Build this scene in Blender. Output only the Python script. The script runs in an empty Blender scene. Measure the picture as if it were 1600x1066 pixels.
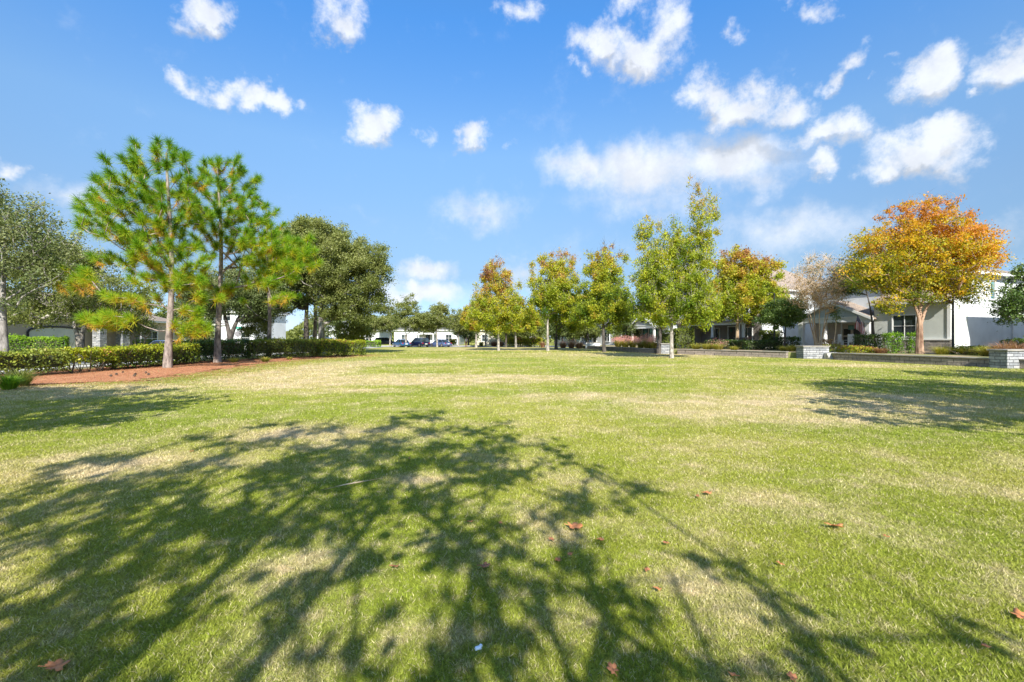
import bpy, math, random
import numpy as np
from mathutils import Vector, Matrix
PI = math.pi
random.seed(7)
C = bpy.context.scene.collection
F = 711.0; HZ = 529.0; EYE = 1.6

# ------------------------------------------------------------------ measuring helpers
def gp(px, py, z=0.0):                     # ground point seen at a photo position
    Y = (EYE - z) * F / (py - HZ)
    return ((px - 800) / F * Y, Y, z)
def xa(px, Y): return (px - 800) / F * Y
def za(py, Y): return EYE - (py - HZ) / F * Y

# ------------------------------------------------------------------ object helpers
def tag(o, label=None, cat=None, group=None, kind=None):
    if label: o['label'] = label
    if cat: o['category'] = cat
    if group: o['group'] = group
    if kind: o['kind'] = kind
    return o
def empty(name, loc=(0, 0, 0), rz=0.0, label=None, cat=None, group=None):
    o = bpy.data.objects.new(name, None); C.objects.link(o)
    o.location = loc; o.rotation_euler = (0, 0, rz); o.empty_display_size = .3
    return tag(o, label, cat, group)
def link(name, me, mat=None, parent=None):
    o = bpy.data.objects.new(name, me); C.objects.link(o)
    if mat is not None and not me.materials: me.materials.append(mat)
    if parent: o.parent = parent
    return o
def copy_tree(o, parent=None):
    c = o.copy(); C.objects.link(c)
    if parent: c.parent = parent
    for ch in o.children: copy_tree(ch, c)
    return c

class MB:
    def __init__(s): s.v = []; s.f = []; s.sm = []
    def add(s, vs, fs, smooth=False):
        n = len(s.v); s.v += [tuple(v) for v in vs]
        s.f += [tuple(i + n for i in f) for f in fs]; s.sm += [smooth] * len(fs)
    def box(s, c, d, rz=0.0, m=None, taper=1.0):
        x, y, z = d[0] / 2, d[1] / 2, d[2] / 2
        vs = []
        for k in (-1, 1):
            t = taper if k > 0 else 1.0
            for i, j in ((-1, -1), (1, -1), (1, 1), (-1, 1)):
                vs.append(Vector((i * x * t, j * y * t, k * z)))
        if rz: R = Matrix.Rotation(rz, 3, 'Z'); vs = [R @ v for v in vs]
        if m: vs = [m @ v for v in vs]
        vs = [v + Vector(c) for v in vs]
        s.add(vs, [(0, 3, 2, 1), (4, 5, 6, 7), (0, 1, 5, 4), (1, 2, 6, 5), (2, 3, 7, 6), (3, 0, 4, 7)])
    def tube(s, pts, rad, n=8, caps=True, smooth=True):
        P = [Vector(p) for p in pts]; rings = []
        for i, p in enumerate(P):
            d = (P[min(i + 1, len(P) - 1)] - P[max(i - 1, 0)])
            if d.length < 1e-6: d = Vector((0, 0, 1))
            d.normalize()
            a = Vector((1, 0, 0)) if abs(d.x) < .8 else Vector((0, 1, 0))
            u = d.cross(a).normalized(); w = d.cross(u)
            r = rad[i] if hasattr(rad, '__len__') else rad
            rings.append([p + (u * math.cos(2 * PI * k / n) + w * math.sin(2 * PI * k / n)) * r for k in range(n)])
        vs = [v for r in rings for v in r]; fs = []
        for i in range(len(P) - 1):
            for k in range(n):
                a, b = i * n + k, i * n + (k + 1) % n
                fs.append((a, b, b + n, a + n))
        s.add(vs, fs, smooth)
        if caps:
            s.add(rings[0], [tuple(range(n))]); s.add(rings[-1], [tuple(range(n))[::-1]])
    def prism(s, prof, y0, y1):            # prof: (x,z) outline, extruded along y
        n = len(prof)
        vs = [(x, y0, z) for x, z in prof] + [(x, y1, z) for x, z in prof]
        fs = [tuple(range(n)), tuple(range(n, 2 * n))[::-1]]
        fs += [(i, i + n, (i + 1) % n + n, (i + 1) % n) for i in range(n)]
        s.add(vs, fs)
    def build(s, name, mat, parent=None, bevel=0):
        me = bpy.data.meshes.new(name); me.from_pydata(s.v, [], s.f)
        me.polygons.foreach_set('use_smooth', s.sm); me.update()
        import bmesh
        bm = bmesh.new(); bm.from_mesh(me); bmesh.ops.recalc_face_normals(bm, faces=bm.faces); bm.to_mesh(me); bm.free()
        o = link(name, me, mat, parent)
        if bevel:
            b = o.modifiers.new('bevel', 'BEVEL'); b.width = bevel; b.segments = 2
        return o

def np_mesh(name, verts, nper, tint=None, mat=None, parent=None):
    """many small faces with nper vertices each"""
    verts = np.ascontiguousarray(verts, dtype=np.float32).reshape(-1, 3)
    nv = len(verts); nf = nv // nper
    me = bpy.data.meshes.new(name)
    me.vertices.add(nv); me.vertices.foreach_set('co', verts.ravel())
    me.loops.add(nv); me.loops.foreach_set('vertex_index', np.arange(nv, dtype=np.int32))
    me.polygons.add(nf)
    me.polygons.foreach_set('loop_start', np.arange(0, nv, nper, dtype=np.int32))
    me.polygons.foreach_set('loop_total', np.full(nf, nper, dtype=np.int32))
    if tint is not None:
        a = me.attributes.new('tint', 'FLOAT', 'FACE')
        a.data.foreach_set('value', np.clip(tint, 0, 1).astype(np.float32))
    me.update(calc_edges=True)
    return link(name, me, mat, parent)

# ------------------------------------------------------------------ node helpers
def nmat(name):
    m = bpy.data.materials.new(name); m.use_nodes = True; nt = m.node_tree; nt.nodes.clear()
    return m, NT(nt)
class NT:
    def __init__(s, t): s.t = t
    def n(s, typ, ins=None, **kw):
        nd = s.t.nodes.new(typ)
        for k, v in kw.items(): setattr(nd, k, v)
        for k, v in (ins or {}).items():
            if isinstance(v, bpy.types.NodeSocket): s.t.links.new(v, nd.inputs[k])
            else: nd.inputs[k].default_value = v
        return nd
    def math(s, op, a, b=0.0, c=None, clamp=False):
        nd = s.n('ShaderNodeMath', {0: a, 1: b} if c is None else {0: a, 1: b, 2: c}, operation=op); nd.use_clamp = clamp
        return nd.outputs[0]
    def noise(s, vec, scale, detail=3, rough=.5, dist=0.0):
        return s.n('ShaderNodeTexNoise', {'Vector': vec, 'Scale': scale, 'Detail': detail, 'Roughness': rough, 'Distortion': dist})
    def ramp(s, fac, stops, interp='LINEAR'):
        nd = s.n('ShaderNodeValToRGB', {0: fac}); cr = nd.color_ramp; cr.interpolation = interp
        while len(cr.elements) < len(stops): cr.elements.new(.5)
        for e, (p, c) in zip(cr.elements, stops):
            e.position = p; e.color = (*c, 1) if len(c) == 3 else c
        return nd.outputs[0]
    def mix(s, fac, a, b, mode='MIX'):
        nd = s.n('ShaderNodeMix', data_type='RGBA', blend_type=mode)
        for k, v in ((0, fac), (6, a), (7, b)):
            if isinstance(v, bpy.types.NodeSocket): s.t.links.new(v, nd.inputs[k])
            else: nd.inputs[k].default_value = v if not isinstance(v, tuple) or len(v) == 4 else (*v, 1)
        return nd.outputs[2]
    def mapr(s, v, a, b, c=0.0, d=1.0, smooth=True):
        return s.n('ShaderNodeMapRange', {0: v, 1: a, 2: b, 3: c, 4: d}, interpolation_type='SMOOTHSTEP' if smooth else 'LINEAR').outputs[0]
    def out(s, sh, disp=None):
        s.n('ShaderNodeOutputMaterial', {'Surface': sh})

def plain(name, col, rough=.6, var=.12, scale=3.0, metal=0.0, bump=.0, bscale=60, spec=.5, coat=0.0):
    m, t = nmat(name); tc = t.n('ShaderNodeTexCoord').outputs['Object']
    f = t.noise(tc, scale, 5, .6).outputs[0]
    f = t.mapr(f, .3, .7, 1 - var, 1 + var)
    c = t.n('ShaderNodeVectorMath', {0: (*col[:3],), 'Scale': f}, operation='SCALE').outputs[0]
    ins = {'Base Color': c, 'Roughness': rough, 'Metallic': metal, 'Specular IOR Level': spec, 'Coat Weight': coat}
    if bump:
        b = t.noise(tc, bscale, 3).outputs[0]
        ins['Normal'] = t.n('ShaderNodeBump', {'Height': b, 'Strength': bump, 'Distance': .02}).outputs[0]
    t.out(t.n('ShaderNodeBsdfPrincipled', ins).outputs[0]); return m

def leafmat(name, stops, transl=.35, rough=.5, gloss=.25):
    m, t = nmat(name)
    a = t.n('ShaderNodeAttribute', attribute_name='tint').outputs['Fac']
    c = t.ramp(a, stops)
    p = t.n('ShaderNodeBsdfPrincipled', {'Base Color': c, 'Roughness': rough, 'Specular IOR Level': gloss}).outputs[0]
    c2 = t.mix(1.0, c, (1.25, 1.3, .6, 1), 'MULTIPLY')
    tr = t.n('ShaderNodeBsdfTranslucent', {'Color': c2}).outputs[0]
    t.out(t.n('ShaderNodeMixShader', {0: transl, 1: p, 2: tr}).outputs[0]); return m

def barkmat(name, a, b, scale=6.0):
    m, t = nmat(name); tc = t.n('ShaderNodeTexCoord').outputs['Object']
    mp = t.n('ShaderNodeMapping', {'Vector': tc, 'Scale': (1, 1, .35)}).outputs[0]
    f = t.noise(mp, scale, 6, .65).outputs[0]
    g = t.noise(tc, .8, 3).outputs[0]
    c = t.ramp(t.math('ADD', f, t.math('MULTIPLY', t.math('SUBTRACT', g, .5), .5)), [(.35, a), (.6, b)])
    n = t.n('ShaderNodeBump', {'Height': f, 'Strength': .9, 'Distance': .04}).outputs[0]
    t.out(t.n('ShaderNodeBsdfPrincipled', {'Base Color': c, 'Roughness': .9, 'Normal': n, 'Specular IOR Level': .2}).outputs[0]); return m

def siding(name, col, pitch=.18):
    m, t = nmat(name); tc = t.n('ShaderNodeTexCoord').outputs['Object']
    z = t.n('ShaderNodeSeparateXYZ', {0: tc}).outputs[2]
    fr = t.math('FRACT', t.math('DIVIDE', z, pitch))
    n = t.n('ShaderNodeBump', {'Height': fr, 'Strength': 1.0, 'Distance': .02}).outputs[0]
    g = t.mapr(t.noise(tc, 1.5, 4).outputs[0], .3, .7, .9, 1.08)
    seam = t.mapr(fr, .0, .1, .6, 1.0)
    c = t.n('ShaderNodeVectorMath', {0: col, 'Scale': t.math('MULTIPLY', g, seam)}, operation='SCALE').outputs[0]
    t.out(t.n('ShaderNodeBsdfPrincipled', {'Base Color': c, 'Roughness': .7, 'Normal': n}).outputs[0]); return m

def masonry(name, c1, c2, mortar, bw=.42, bh=.13, axis='x', ms=.012, rough=.85, rot=0.0):
    """coursed stone / block / shingle laid in local x (or y) and z"""
    m, t = nmat(name); tc = t.n('ShaderNodeTexCoord').outputs['Object']
    s = t.n('ShaderNodeSeparateXYZ', {0: tc})
    u = t.math('ADD', s.outputs[0], s.outputs[1])
    wob = t.math('MULTIPLY', t.math('SUBTRACT', t.noise(tc, 2.2, 2).outputs[0], .5), .06 if axis != 'roof' else .02)
    v = t.n('ShaderNodeCombineXYZ', {0: u, 1: t.math('ADD', s.outputs[2], wob), 2: 0.0}).outputs[0]
    b = t.n('ShaderNodeTexBrick', {'Vector': v, 'Color1': (*c1, 1), 'Color2': (*c2, 1), 'Mortar': (*mortar, 1), 'Scale': 1.0,
            'Mortar Size': ms, 'Brick Width': bw, 'Row Height': bh, 'Bias': 0.0, 'Mortar Smooth': .3})
    g = t.mapr(t.noise(tc, 7, 5, .7).outputs[0], .25, .75, .7, 1.25)
    c = t.n('ShaderNodeVectorMath', {0: b.outputs[0], 'Scale': g}, operation='SCALE').outputs[0]
    h = t.math('ADD', t.math('MULTIPLY', b.outputs[1], -1.0), t.math('MULTIPLY', t.noise(tc, 14, 4).outputs[0], .5))
    n = t.n('ShaderNodeBump', {'Height': h, 'Strength': 1.0, 'Distance': .025}).outputs[0]
    t.out(t.n('ShaderNodeBsdfPrincipled', {'Base Color': c, 'Roughness': rough, 'Normal': n}).outputs[0]); return m

def glassmat(name, col=(.015, .02, .022)):
    m, t = nmat(name); tc = t.n('ShaderNodeTexCoord').outputs['Object']
    c = t.mix(t.mapr(t.noise(tc, .9, 3).outputs[0], .4, .65), (*col, 1), (col[0] * 3, col[1] * 3.2, col[2] * 3, 1))
    t.out(t.n('ShaderNodeBsdfPrincipled', {'Base Color': c, 'Roughness': .06, 'Specular IOR Level': .7}).outputs[0]); return m

M = {}
M['white'] = plain('white_paint', (.66, .66, .64), .6, .05, 1.2)
M['stucco_white'] = plain('white_stucco', (.55, .57, .575), .85, .07, .8, bump=.3)
M['stucco_grey'] = plain('pale_grey_stucco', (.50, .52, .48), .85, .07, .8, bump=.3)
M['stucco_tan'] = plain('tan_stucco', (.40, .34, .28), .85, .08, .8, bump=.3)
M['stucco_cream'] = plain('cream_stucco', (.46, .42, .34), .85, .08, .8, bump=.3)
M['stucco_brown'] = plain('grey_brown_stucco', (.26, .23, .21), .85, .08, .8, bump=.3)
M['siding_blue'] = siding('blue_grey_siding', (.42, .47, .49))
M['siding_grey'] = siding('grey_siding', (.34, .34, .33))
M['stone'] = masonry('ledge_stone', (.34, .30, .26), (.16, .15, .14), (.05, .045, .04))
M['stone_white'] = masonry('pale_ledge_stone', (.36, .36, .365), (.19, .20, .215), (.07, .07, .08), bw=.5, bh=.16, ms=.014)
M['block'] = masonry('weathered_wall_block', (.30, .25, .21), (.20, .17, .15), (.07, .06, .05), bw=.45, bh=.2, ms=.010)
M['cap'] = plain('wall_cap_concrete', (.26, .24, .21), .9, .2, 2.5, bump=.4)
M['conc'] = plain('concrete', (.44, .43, .40), .9, .12, 1.5, bump=.3)
M['asphalt'] = plain('asphalt', (.13, .13, .135), .9, .15, 2.5, bump=.4)
M['shingle'] = masonry('tan_grey_shingle', (.34, .26, .20), (.25, .20, .16), (.13, .10, .08), bw=.3, bh=.16, axis='roof', ms=.008)
M['shingle_dark'] = masonry('dark_grey_shingle', (.15, .145, .14), (.11, .105, .10), (.06, .06, .06), bw=.3, bh=.16, axis='roof', ms=.008)
M['shingle_pale'] = masonry('pale_grey_shingle', (.36, .37, .33), (.30, .31, .28), (.17, .17, .16), bw=.3, bh=.16, axis='roof', ms=.008)
M['glass'] = glassmat('dark_window_glass')
M['glass_blue'] = glassmat('blue_green_window_glass', (.05, .10, .11))
M['black'] = plain('black_metal', (.018, .018, .02), .4, .1, 4)
M['door'] = plain('near_black_door_paint', (.018, .016, .016), .35, .1, 2)
M['rubber'] = plain('tyre_rubber', (.02, .02, .02), .85, .1, 8)
M['chrome'] = plain('alloy_metal', (.55, .55, .56), .3, .05, 5, metal=.9)
M['galv'] = plain('galvanised_steel', (.30, .31, .31), .5, .1, 5, metal=.4)
M['signgreen'] = plain('street_sign_green', (.02, .30, .20), .4, .05, 3)
M['signback'] = plain('sign_back_grey', (.20, .19, .20), .5, .1, 6)
M['bark_pine'] = barkmat('pine_bark', (.09, .07, .06), (.31, .255, .22), 7)
M['bark_grey'] = barkmat('grey_mottled_bark', (.10, .09, .08), (.32, .295, .265), 5)
M['bark_pale'] = barkmat('pale_maple_bark', (.11, .095, .08), (.42, .38, .33), 9)
M['bark_dark'] = barkmat('dark_oak_bark', (.035, .03, .028), (.12, .105, .09), 5)
M['bark_tan'] = barkmat('smooth_tan_bark', (.26, .17, .10), (.46, .36, .25), 3)
M['bark_red'] = barkmat('reddish_brown_bark', (.16, .09, .06), (.40, .27, .19), 3)

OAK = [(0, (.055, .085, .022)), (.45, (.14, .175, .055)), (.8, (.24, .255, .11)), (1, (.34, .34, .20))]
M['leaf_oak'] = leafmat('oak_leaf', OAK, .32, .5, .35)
M['leaf_oak_far'] = leafmat('oak_leaf_olive', [(0, (.08, .105, .022)), (.5, (.21, .235, .065)), (1, (.34, .34, .13))], .38)
M['leaf_dark'] = leafmat('glossy_dark_leaf', [(0, (.03, .065, .014)), (.5, (.09, .155, .03)), (1, (.22, .29, .07))], .3, .4, .5)
M['leaf_maple'] = leafmat('maple_leaf', [(0, (.07, .14, .012)), (.25, (.235, .295, .025)), (.48, (.40, .43, .03)), (.66, (.50, .35, .04)), (.8, (.42, .20, .06)), (.92, (.30, .13, .09)), (1, (.24, .12, .12))], .42)
M['leaf_orange'] = leafmat('orange_crape_leaf', [(0, (.06, .10, .015)), (.25, (.16, .19, .02)), (.45, (.50, .42, .02)), (.62, (.62, .36, .02)), (.8, (.60, .24, .035)), (1, (.52, .24, .13))], .45)
M['leaf_dry'] = leafmat('dry_crape_leaf', [(0, (.08, .12, .04)), (.35, (.22, .19, .07)), (.7, (.46, .27, .12)), (1, (.50, .34, .22))], .3)
M['needle'] = leafmat('pine_needle', [(0, (.05, .15, .012)), (.3, (.13, .275, .015)), (.55, (.30, .42, .018)), (.8, (.44, .41, .025)), (.92, (.56, .36, .04)), (1, (.42, .18, .06))], .4)
M['hedge_olive'] = leafmat('olive_hedge_leaf', [(0, (.06, .075, .015)), (.4, (.14, .18, .03)), (.75, (.27, .31, .04)), (1, (.30, .15, .10))], .3)
M['hedge_yellow'] = leafmat('yellow_green_hedge_leaf', [(0, (.05, .08, .015)), (.35, (.13, .18, .02)), (.7, (.30, .34, .02)), (.92, (.44, .42, .03)), (1, (.36, .13, .08))], .35)
M['hedge_dark'] = leafmat('dark_hedge_leaf', [(0, (.015, .035, .008)), (.5, (.05, .09, .015)), (1, (.16, .24, .04))], .25, .4, .45)
M['hedge_bright'] = leafmat('bright_hedge_leaf', [(0, (.05, .12, .01)), (.5, (.16, .30, .02)), (1, (.34, .48, .04))], .35)
M['blade'] = leafmat('ornamental_grass_blade', [(0, (.12, .18, .03)), (.5, (.36, .34, .06)), (1, (.58, .44, .16))], .35)
M['plume'] = leafmat('pink_plume', [(0, (.55, .22, .20)), (.5, (.78, .36, .38)), (1, (.85, .55, .52))], .45)
M['russet'] = leafmat('russet_grass_blade', [(0, (.14, .07, .05)), (.5, (.34, .18, .12)), (1, (.48, .33, .22))], .35)
M['twig'] = plain('twig_brown', (.10, .075, .055), .9, .25, 6)
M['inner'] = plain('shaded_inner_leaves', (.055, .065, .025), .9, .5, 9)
M['twig_pale'] = plain('pale_twig', (.56, .43, .29), .8, .25, 4)
M['leaf_fallen'] = plain('fallen_leaf_orange', (.44, .17, .06), .6, .3, 30)
M['leaf_fallen_brown'] = plain('fallen_leaf_brown', (.30, .12, .05), .7, .3, 30)

# ------------------------------------------------------------------ vegetation
def leaf_quads(P, rng, ls, up=.35, w=.62, jit=.35):
    n = len(P)
    d = rng.normal(size=(n, 3)); d /= np.linalg.norm(d, axis=1)[:, None]
    nn = rng.normal(size=(n, 3)); nn[:, 2] += up * 2; nn -= (nn * d).sum(1)[:, None] * d
    nn /= np.linalg.norm(nn, axis=1)[:, None] + 1e-9
    b = np.cross(nn, d)
    s = ls * (1 + jit * rng.normal(size=n)).clip(.4, 1.9)[:, None]
    a = d * s * .5; b = b * s * w * .5
    return np.stack([P - a, P + b - a * .15, P + a, P - b - a * .15], 1)

def skeleton(mb, trunks, clumps, tr, rng, up=.14, twigr=.012, twigs=0, twiglen=.5, twmb=None, twup=.2, sides=5, penal=.6):
    pos = []; par = []; chains = []; trad = []
    for path in trunks:
        ids = []
        for i, p in enumerate(path):
            pos.append(np.array(p, float)); par.append(ids[-1] if ids else -1); ids.append(len(pos) - 1)
        chains.append((ids, True))
    base = np.mean([np.array(t[-1]) for t in trunks], 0) * .5
    order = np.argsort(np.linalg.norm(clumps - base, axis=1))
    tipof = []
    for ci in order:
        c = clumps[ci]; A = np.array(pos)
        hd = np.linalg.norm(A[:, :2] - c[:2], axis=1)
        dist = np.linalg.norm(A - c, axis=1)
        cost = dist + penal * np.maximum(0, A[:, 2] - (c[2] - .45 * hd)) * 1.5
        cost[A[:, 2] < min(1.2, c[2] * .5)] += 4
        j = int(np.argmin(cost)); p = A[j]; L = dist[j]
        n = max(1, min(7, int(L / .55)))
        ctrl = p + (c - p) * .5 + np.array([0, 0, -up * L]) + rng.normal(size=3) * .07 * L
        ids = [j]
        for k in range(1, n + 1):
            s = k / n; q = (1 - s) ** 2 * p + 2 * s * (1 - s) * ctrl + s * s * c
            pos.append(q); par.append(ids[-1]); ids.append(len(pos) - 1)
        chains.append((ids, False)); tipof.append(ids[-1])
    cnt = np.zeros(len(pos))
    for i in tipof: cnt[i] += 1
    for i in range(len(pos) - 1, -1, -1):
        if par[i] >= 0: cnt[par[i]] += cnt[i]
    K = max(1, len(clumps) / len(trunks))
    for ids, tk in chains:
        P = [pos[i] for i in ids]
        if tk:
            L = len(ids)
            r = [max(twigr, tr * (1 - .72 * i / (L - 1)) * (1.35 if i == 0 else 1.08 if i == 1 else 1)) for i in range(L)]
            mb.tube(P, r, 10)
        else:
            r = [max(twigr, .72 * tr * (cnt[i] / K) ** .5) for i in ids]
            r[0] = min(r[0], r[1] * 1.25)
            mb.tube(P, r, sides, caps=False)
    if twigs and twmb is not None:
        for c in clumps:
            for k in range(twigs):
                d = rng.normal(size=3); d[2] = abs(d[2]) * .9 + twup; d /= np.linalg.norm(d)
                L = twiglen * rng.uniform(.5, 1.2)
                m = c + d * L * .5 + rng.normal(size=3) * .05
                twmb.tube([c, m, c + d * L], [twigr * .8, twigr * .6, twigr * .3], 3, caps=False)

def crown_points(ells, n, rng, shell=.45, cut=None):
    out = []; vol = np.array([e[3] * e[4] * e[5] for e in ells]) ** .8; vol /= vol.sum()
    for e, w in zip(ells, vol):
        m = max(3, int(n * w))
        d = rng.normal(size=(m, 3)); d /= np.linalg.norm(d, axis=1)[:, None]
        r = rng.uniform(0, 1, m) ** shell
        out.append(d * r[:, None] * np.array(e[3:6]) + np.array(e[:3]))
    P = np.concatenate(out)
    if cut is not None: P = P[cut(P)]
    return P

def make_tree(name, label, cat, base, ells, tr, top, ncl, nl, cr, ls, leafm, barkm, seed, tint=None, wig=.12, lean=(0, 0),
              stems=None, fork=0.0, shell=.45, sparse=None, twigs=0, twiglen=.5, twigm=None, cut=None, group=None, flat=.75, up=.14, w=.62,
              twigr=.014, twup=.2, clear=None):
    rng = np.random.default_rng(seed)
    root = empty(name, base, 0, label, cat, group)
    P = crown_points(ells, ncl, rng, shell, cut)
    if stems is None: stems = [(0, 0, lean[0], lean[1])]
    trunks = []
    for sx, sy, lx, ly in stems:
        n = 9; path = []
        ph = rng.uniform(0, 6)
        for i in range(n):
            s = i / (n - 1)
            g = s if len(stems) == 1 else max(0, (s - fork) / (1 - fork)); q = min(1, s / fork) if fork and len(stems) > 1 else 1
            path.append((sx * (1 if g else .6) + lx * g ** 1.2 + wig * math.sin(ph + s * 5) * g, sy + ly * g ** 1.2 + wig * math.cos(ph * 2 + s * 4) * g, -.1 + (top + .1) * s))
        trunks.append(path)
    mb = MB(); tw = MB() if (twigs and twigm) else mb
    skeleton(mb, trunks, P, tr, rng, up=up, twigs=twigs, twiglen=twiglen, twmb=tw, twigr=twigr, twup=twup)
    t = mb.build('trunk', barkm, root)
    if tw is not mb: tw.build('twigs', twigm, root)
    zs = [e[2] - e[5] for e in ells]; ze = [e[2] + e[5] for e in ells]; z0, z1 = min(zs), max(ze)
    allp = []; allt = []
    for c in P:
        h = (c[2] - z0) / (z1 - z0)
        k = nl * rng.uniform(.5, 1.5)
        sv = sparse(h, c) if sparse else 1.0; k *= sv
        k = int(k)
        if k < 1: continue
        r = cr * rng.uniform(.7, 1.25) * (.62 if sv < .5 and sparse else 1)
        q = c + rng.normal(size=(k, 3)) * np.array([r, r, r * flat]) * .55
        ct = rng.normal() * .10
        hh = (q[:, 2] - z0) / (z1 - z0)
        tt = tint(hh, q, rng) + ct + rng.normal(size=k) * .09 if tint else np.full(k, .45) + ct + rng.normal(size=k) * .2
        allp.append(q); allt.append(tt)
    Q = np.concatenate(allp); T = np.concatenate(allt)
    if cut is not None: m = cut(Q); Q, T = Q[m], T[m]
    np_mesh('crown', leaf_quads(Q, rng, ls, w=w), 4, T, leafm, root)
    return root

def make_pine(label, base, H, tr, tufts_env, n, seed, low=None, tuft=.56, ngreen=270, group=None, extra=(), browny=.0):
    rng = np.random.default_rng(seed)
    root = empty('pine_tree', base, 0, label, 'pine tree', group)
    P = crown_points(tufts_env, n, rng, .38)
    P = P[(np.linalg.norm(P[:, :2], axis=1) > .35) | (P[:, 2] > H * .9)]; n0 = len(P)
    if low: P = np.concatenate([P] + [crown_points([e[:6]], e[6], rng, .6) for e in low])
    if len(extra): P = np.concatenate([P, np.array(extra, float)])
    # thin out points that are too close together
    keep = []
    for i, p in enumerate(P):
        if all(np.linalg.norm(p - P[j]) > tuft * (1.0 if i < n0 else .6) for j in keep): keep.append(i)
    P = P[keep]
    path = []
    for i in range(12):
        s = i / 11; path.append((.10 * math.sin(s * 6 + seed), .08 * math.cos(s * 5 + seed), -.1 + (H * .97 + .1) * s))
    mb = MB(); skeleton(mb, [path], P, tr, rng, up=.20, twigr=.018, penal=1.0)
    mb.build('trunk', M['bark_pine'], root)
    V = []; T = []
    for c in P:
        ax = c - np.array([0, 0, c[2] - np.linalg.norm(c[:2]) * .55 - .35]); ax /= np.linalg.norm(ax)
        ax[2] += .25; ax /= np.linalg.norm(ax)
        k = int(ngreen * rng.uniform(.7, 1.3))
        d = rng.normal(size=(k, 3)); d /= np.linalg.norm(d, axis=1)[:, None]
        d = d * .80 + ax * rng.uniform(.1, 1.1, size=(k, 1)); d /= np.linalg.norm(d, axis=1)[:, None]
        t0 = rng.uniform(-.55, .28, size=k)
        st = c + ax * (t0 * tuft)[:, None]
        L = tuft * rng.uniform(.62, 1.0, size=(k, 1)) 
        tip = st + d * L; tip[:, 2] -= .05 * (L[:, 0])
        sd = np.cross(d, rng.normal(size=(k, 3))); sd /= np.linalg.norm(sd, axis=1)[:, None]
        wd = .0115 * rng.uniform(.7, 1.3, size=(k, 1))
        V.append(np.stack([st - sd * wd, st + sd * wd, tip], 1))
        hfrac = c[2] / H
        T.append(.46 + rng.normal() * .07 + (-t0 - .1) * .62 - .34 * (hfrac - .60) + rng.normal(size=k) * .10 + browny * rng.uniform(0, 1))
        if rng.uniform() < .16:                        # dead needles hanging behind the tuft
            k2 = k // 4; st2 = c - ax * tuft * rng.uniform(.5, 1.3, size=(k2, 1)); d2 = rng.normal(size=(k2, 3)); d2[:, 2] -= 1.0
            d2 /= np.linalg.norm(d2, axis=1)[:, None]; sd2 = np.cross(d2, rng.normal(size=(k2, 3))); sd2 /= np.linalg.norm(sd2, axis=1)[:, None]
            V.append(np.stack([st2 - sd2 * .013, st2 + sd2 * .013, st2 + d2 * tuft * .6], 1)); T.append(rng.uniform(.85, 1, size=k2))
    np_mesh('needles', np.concatenate(V), 3, np.concatenate(T), M['needle'], root)
    return root

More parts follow.
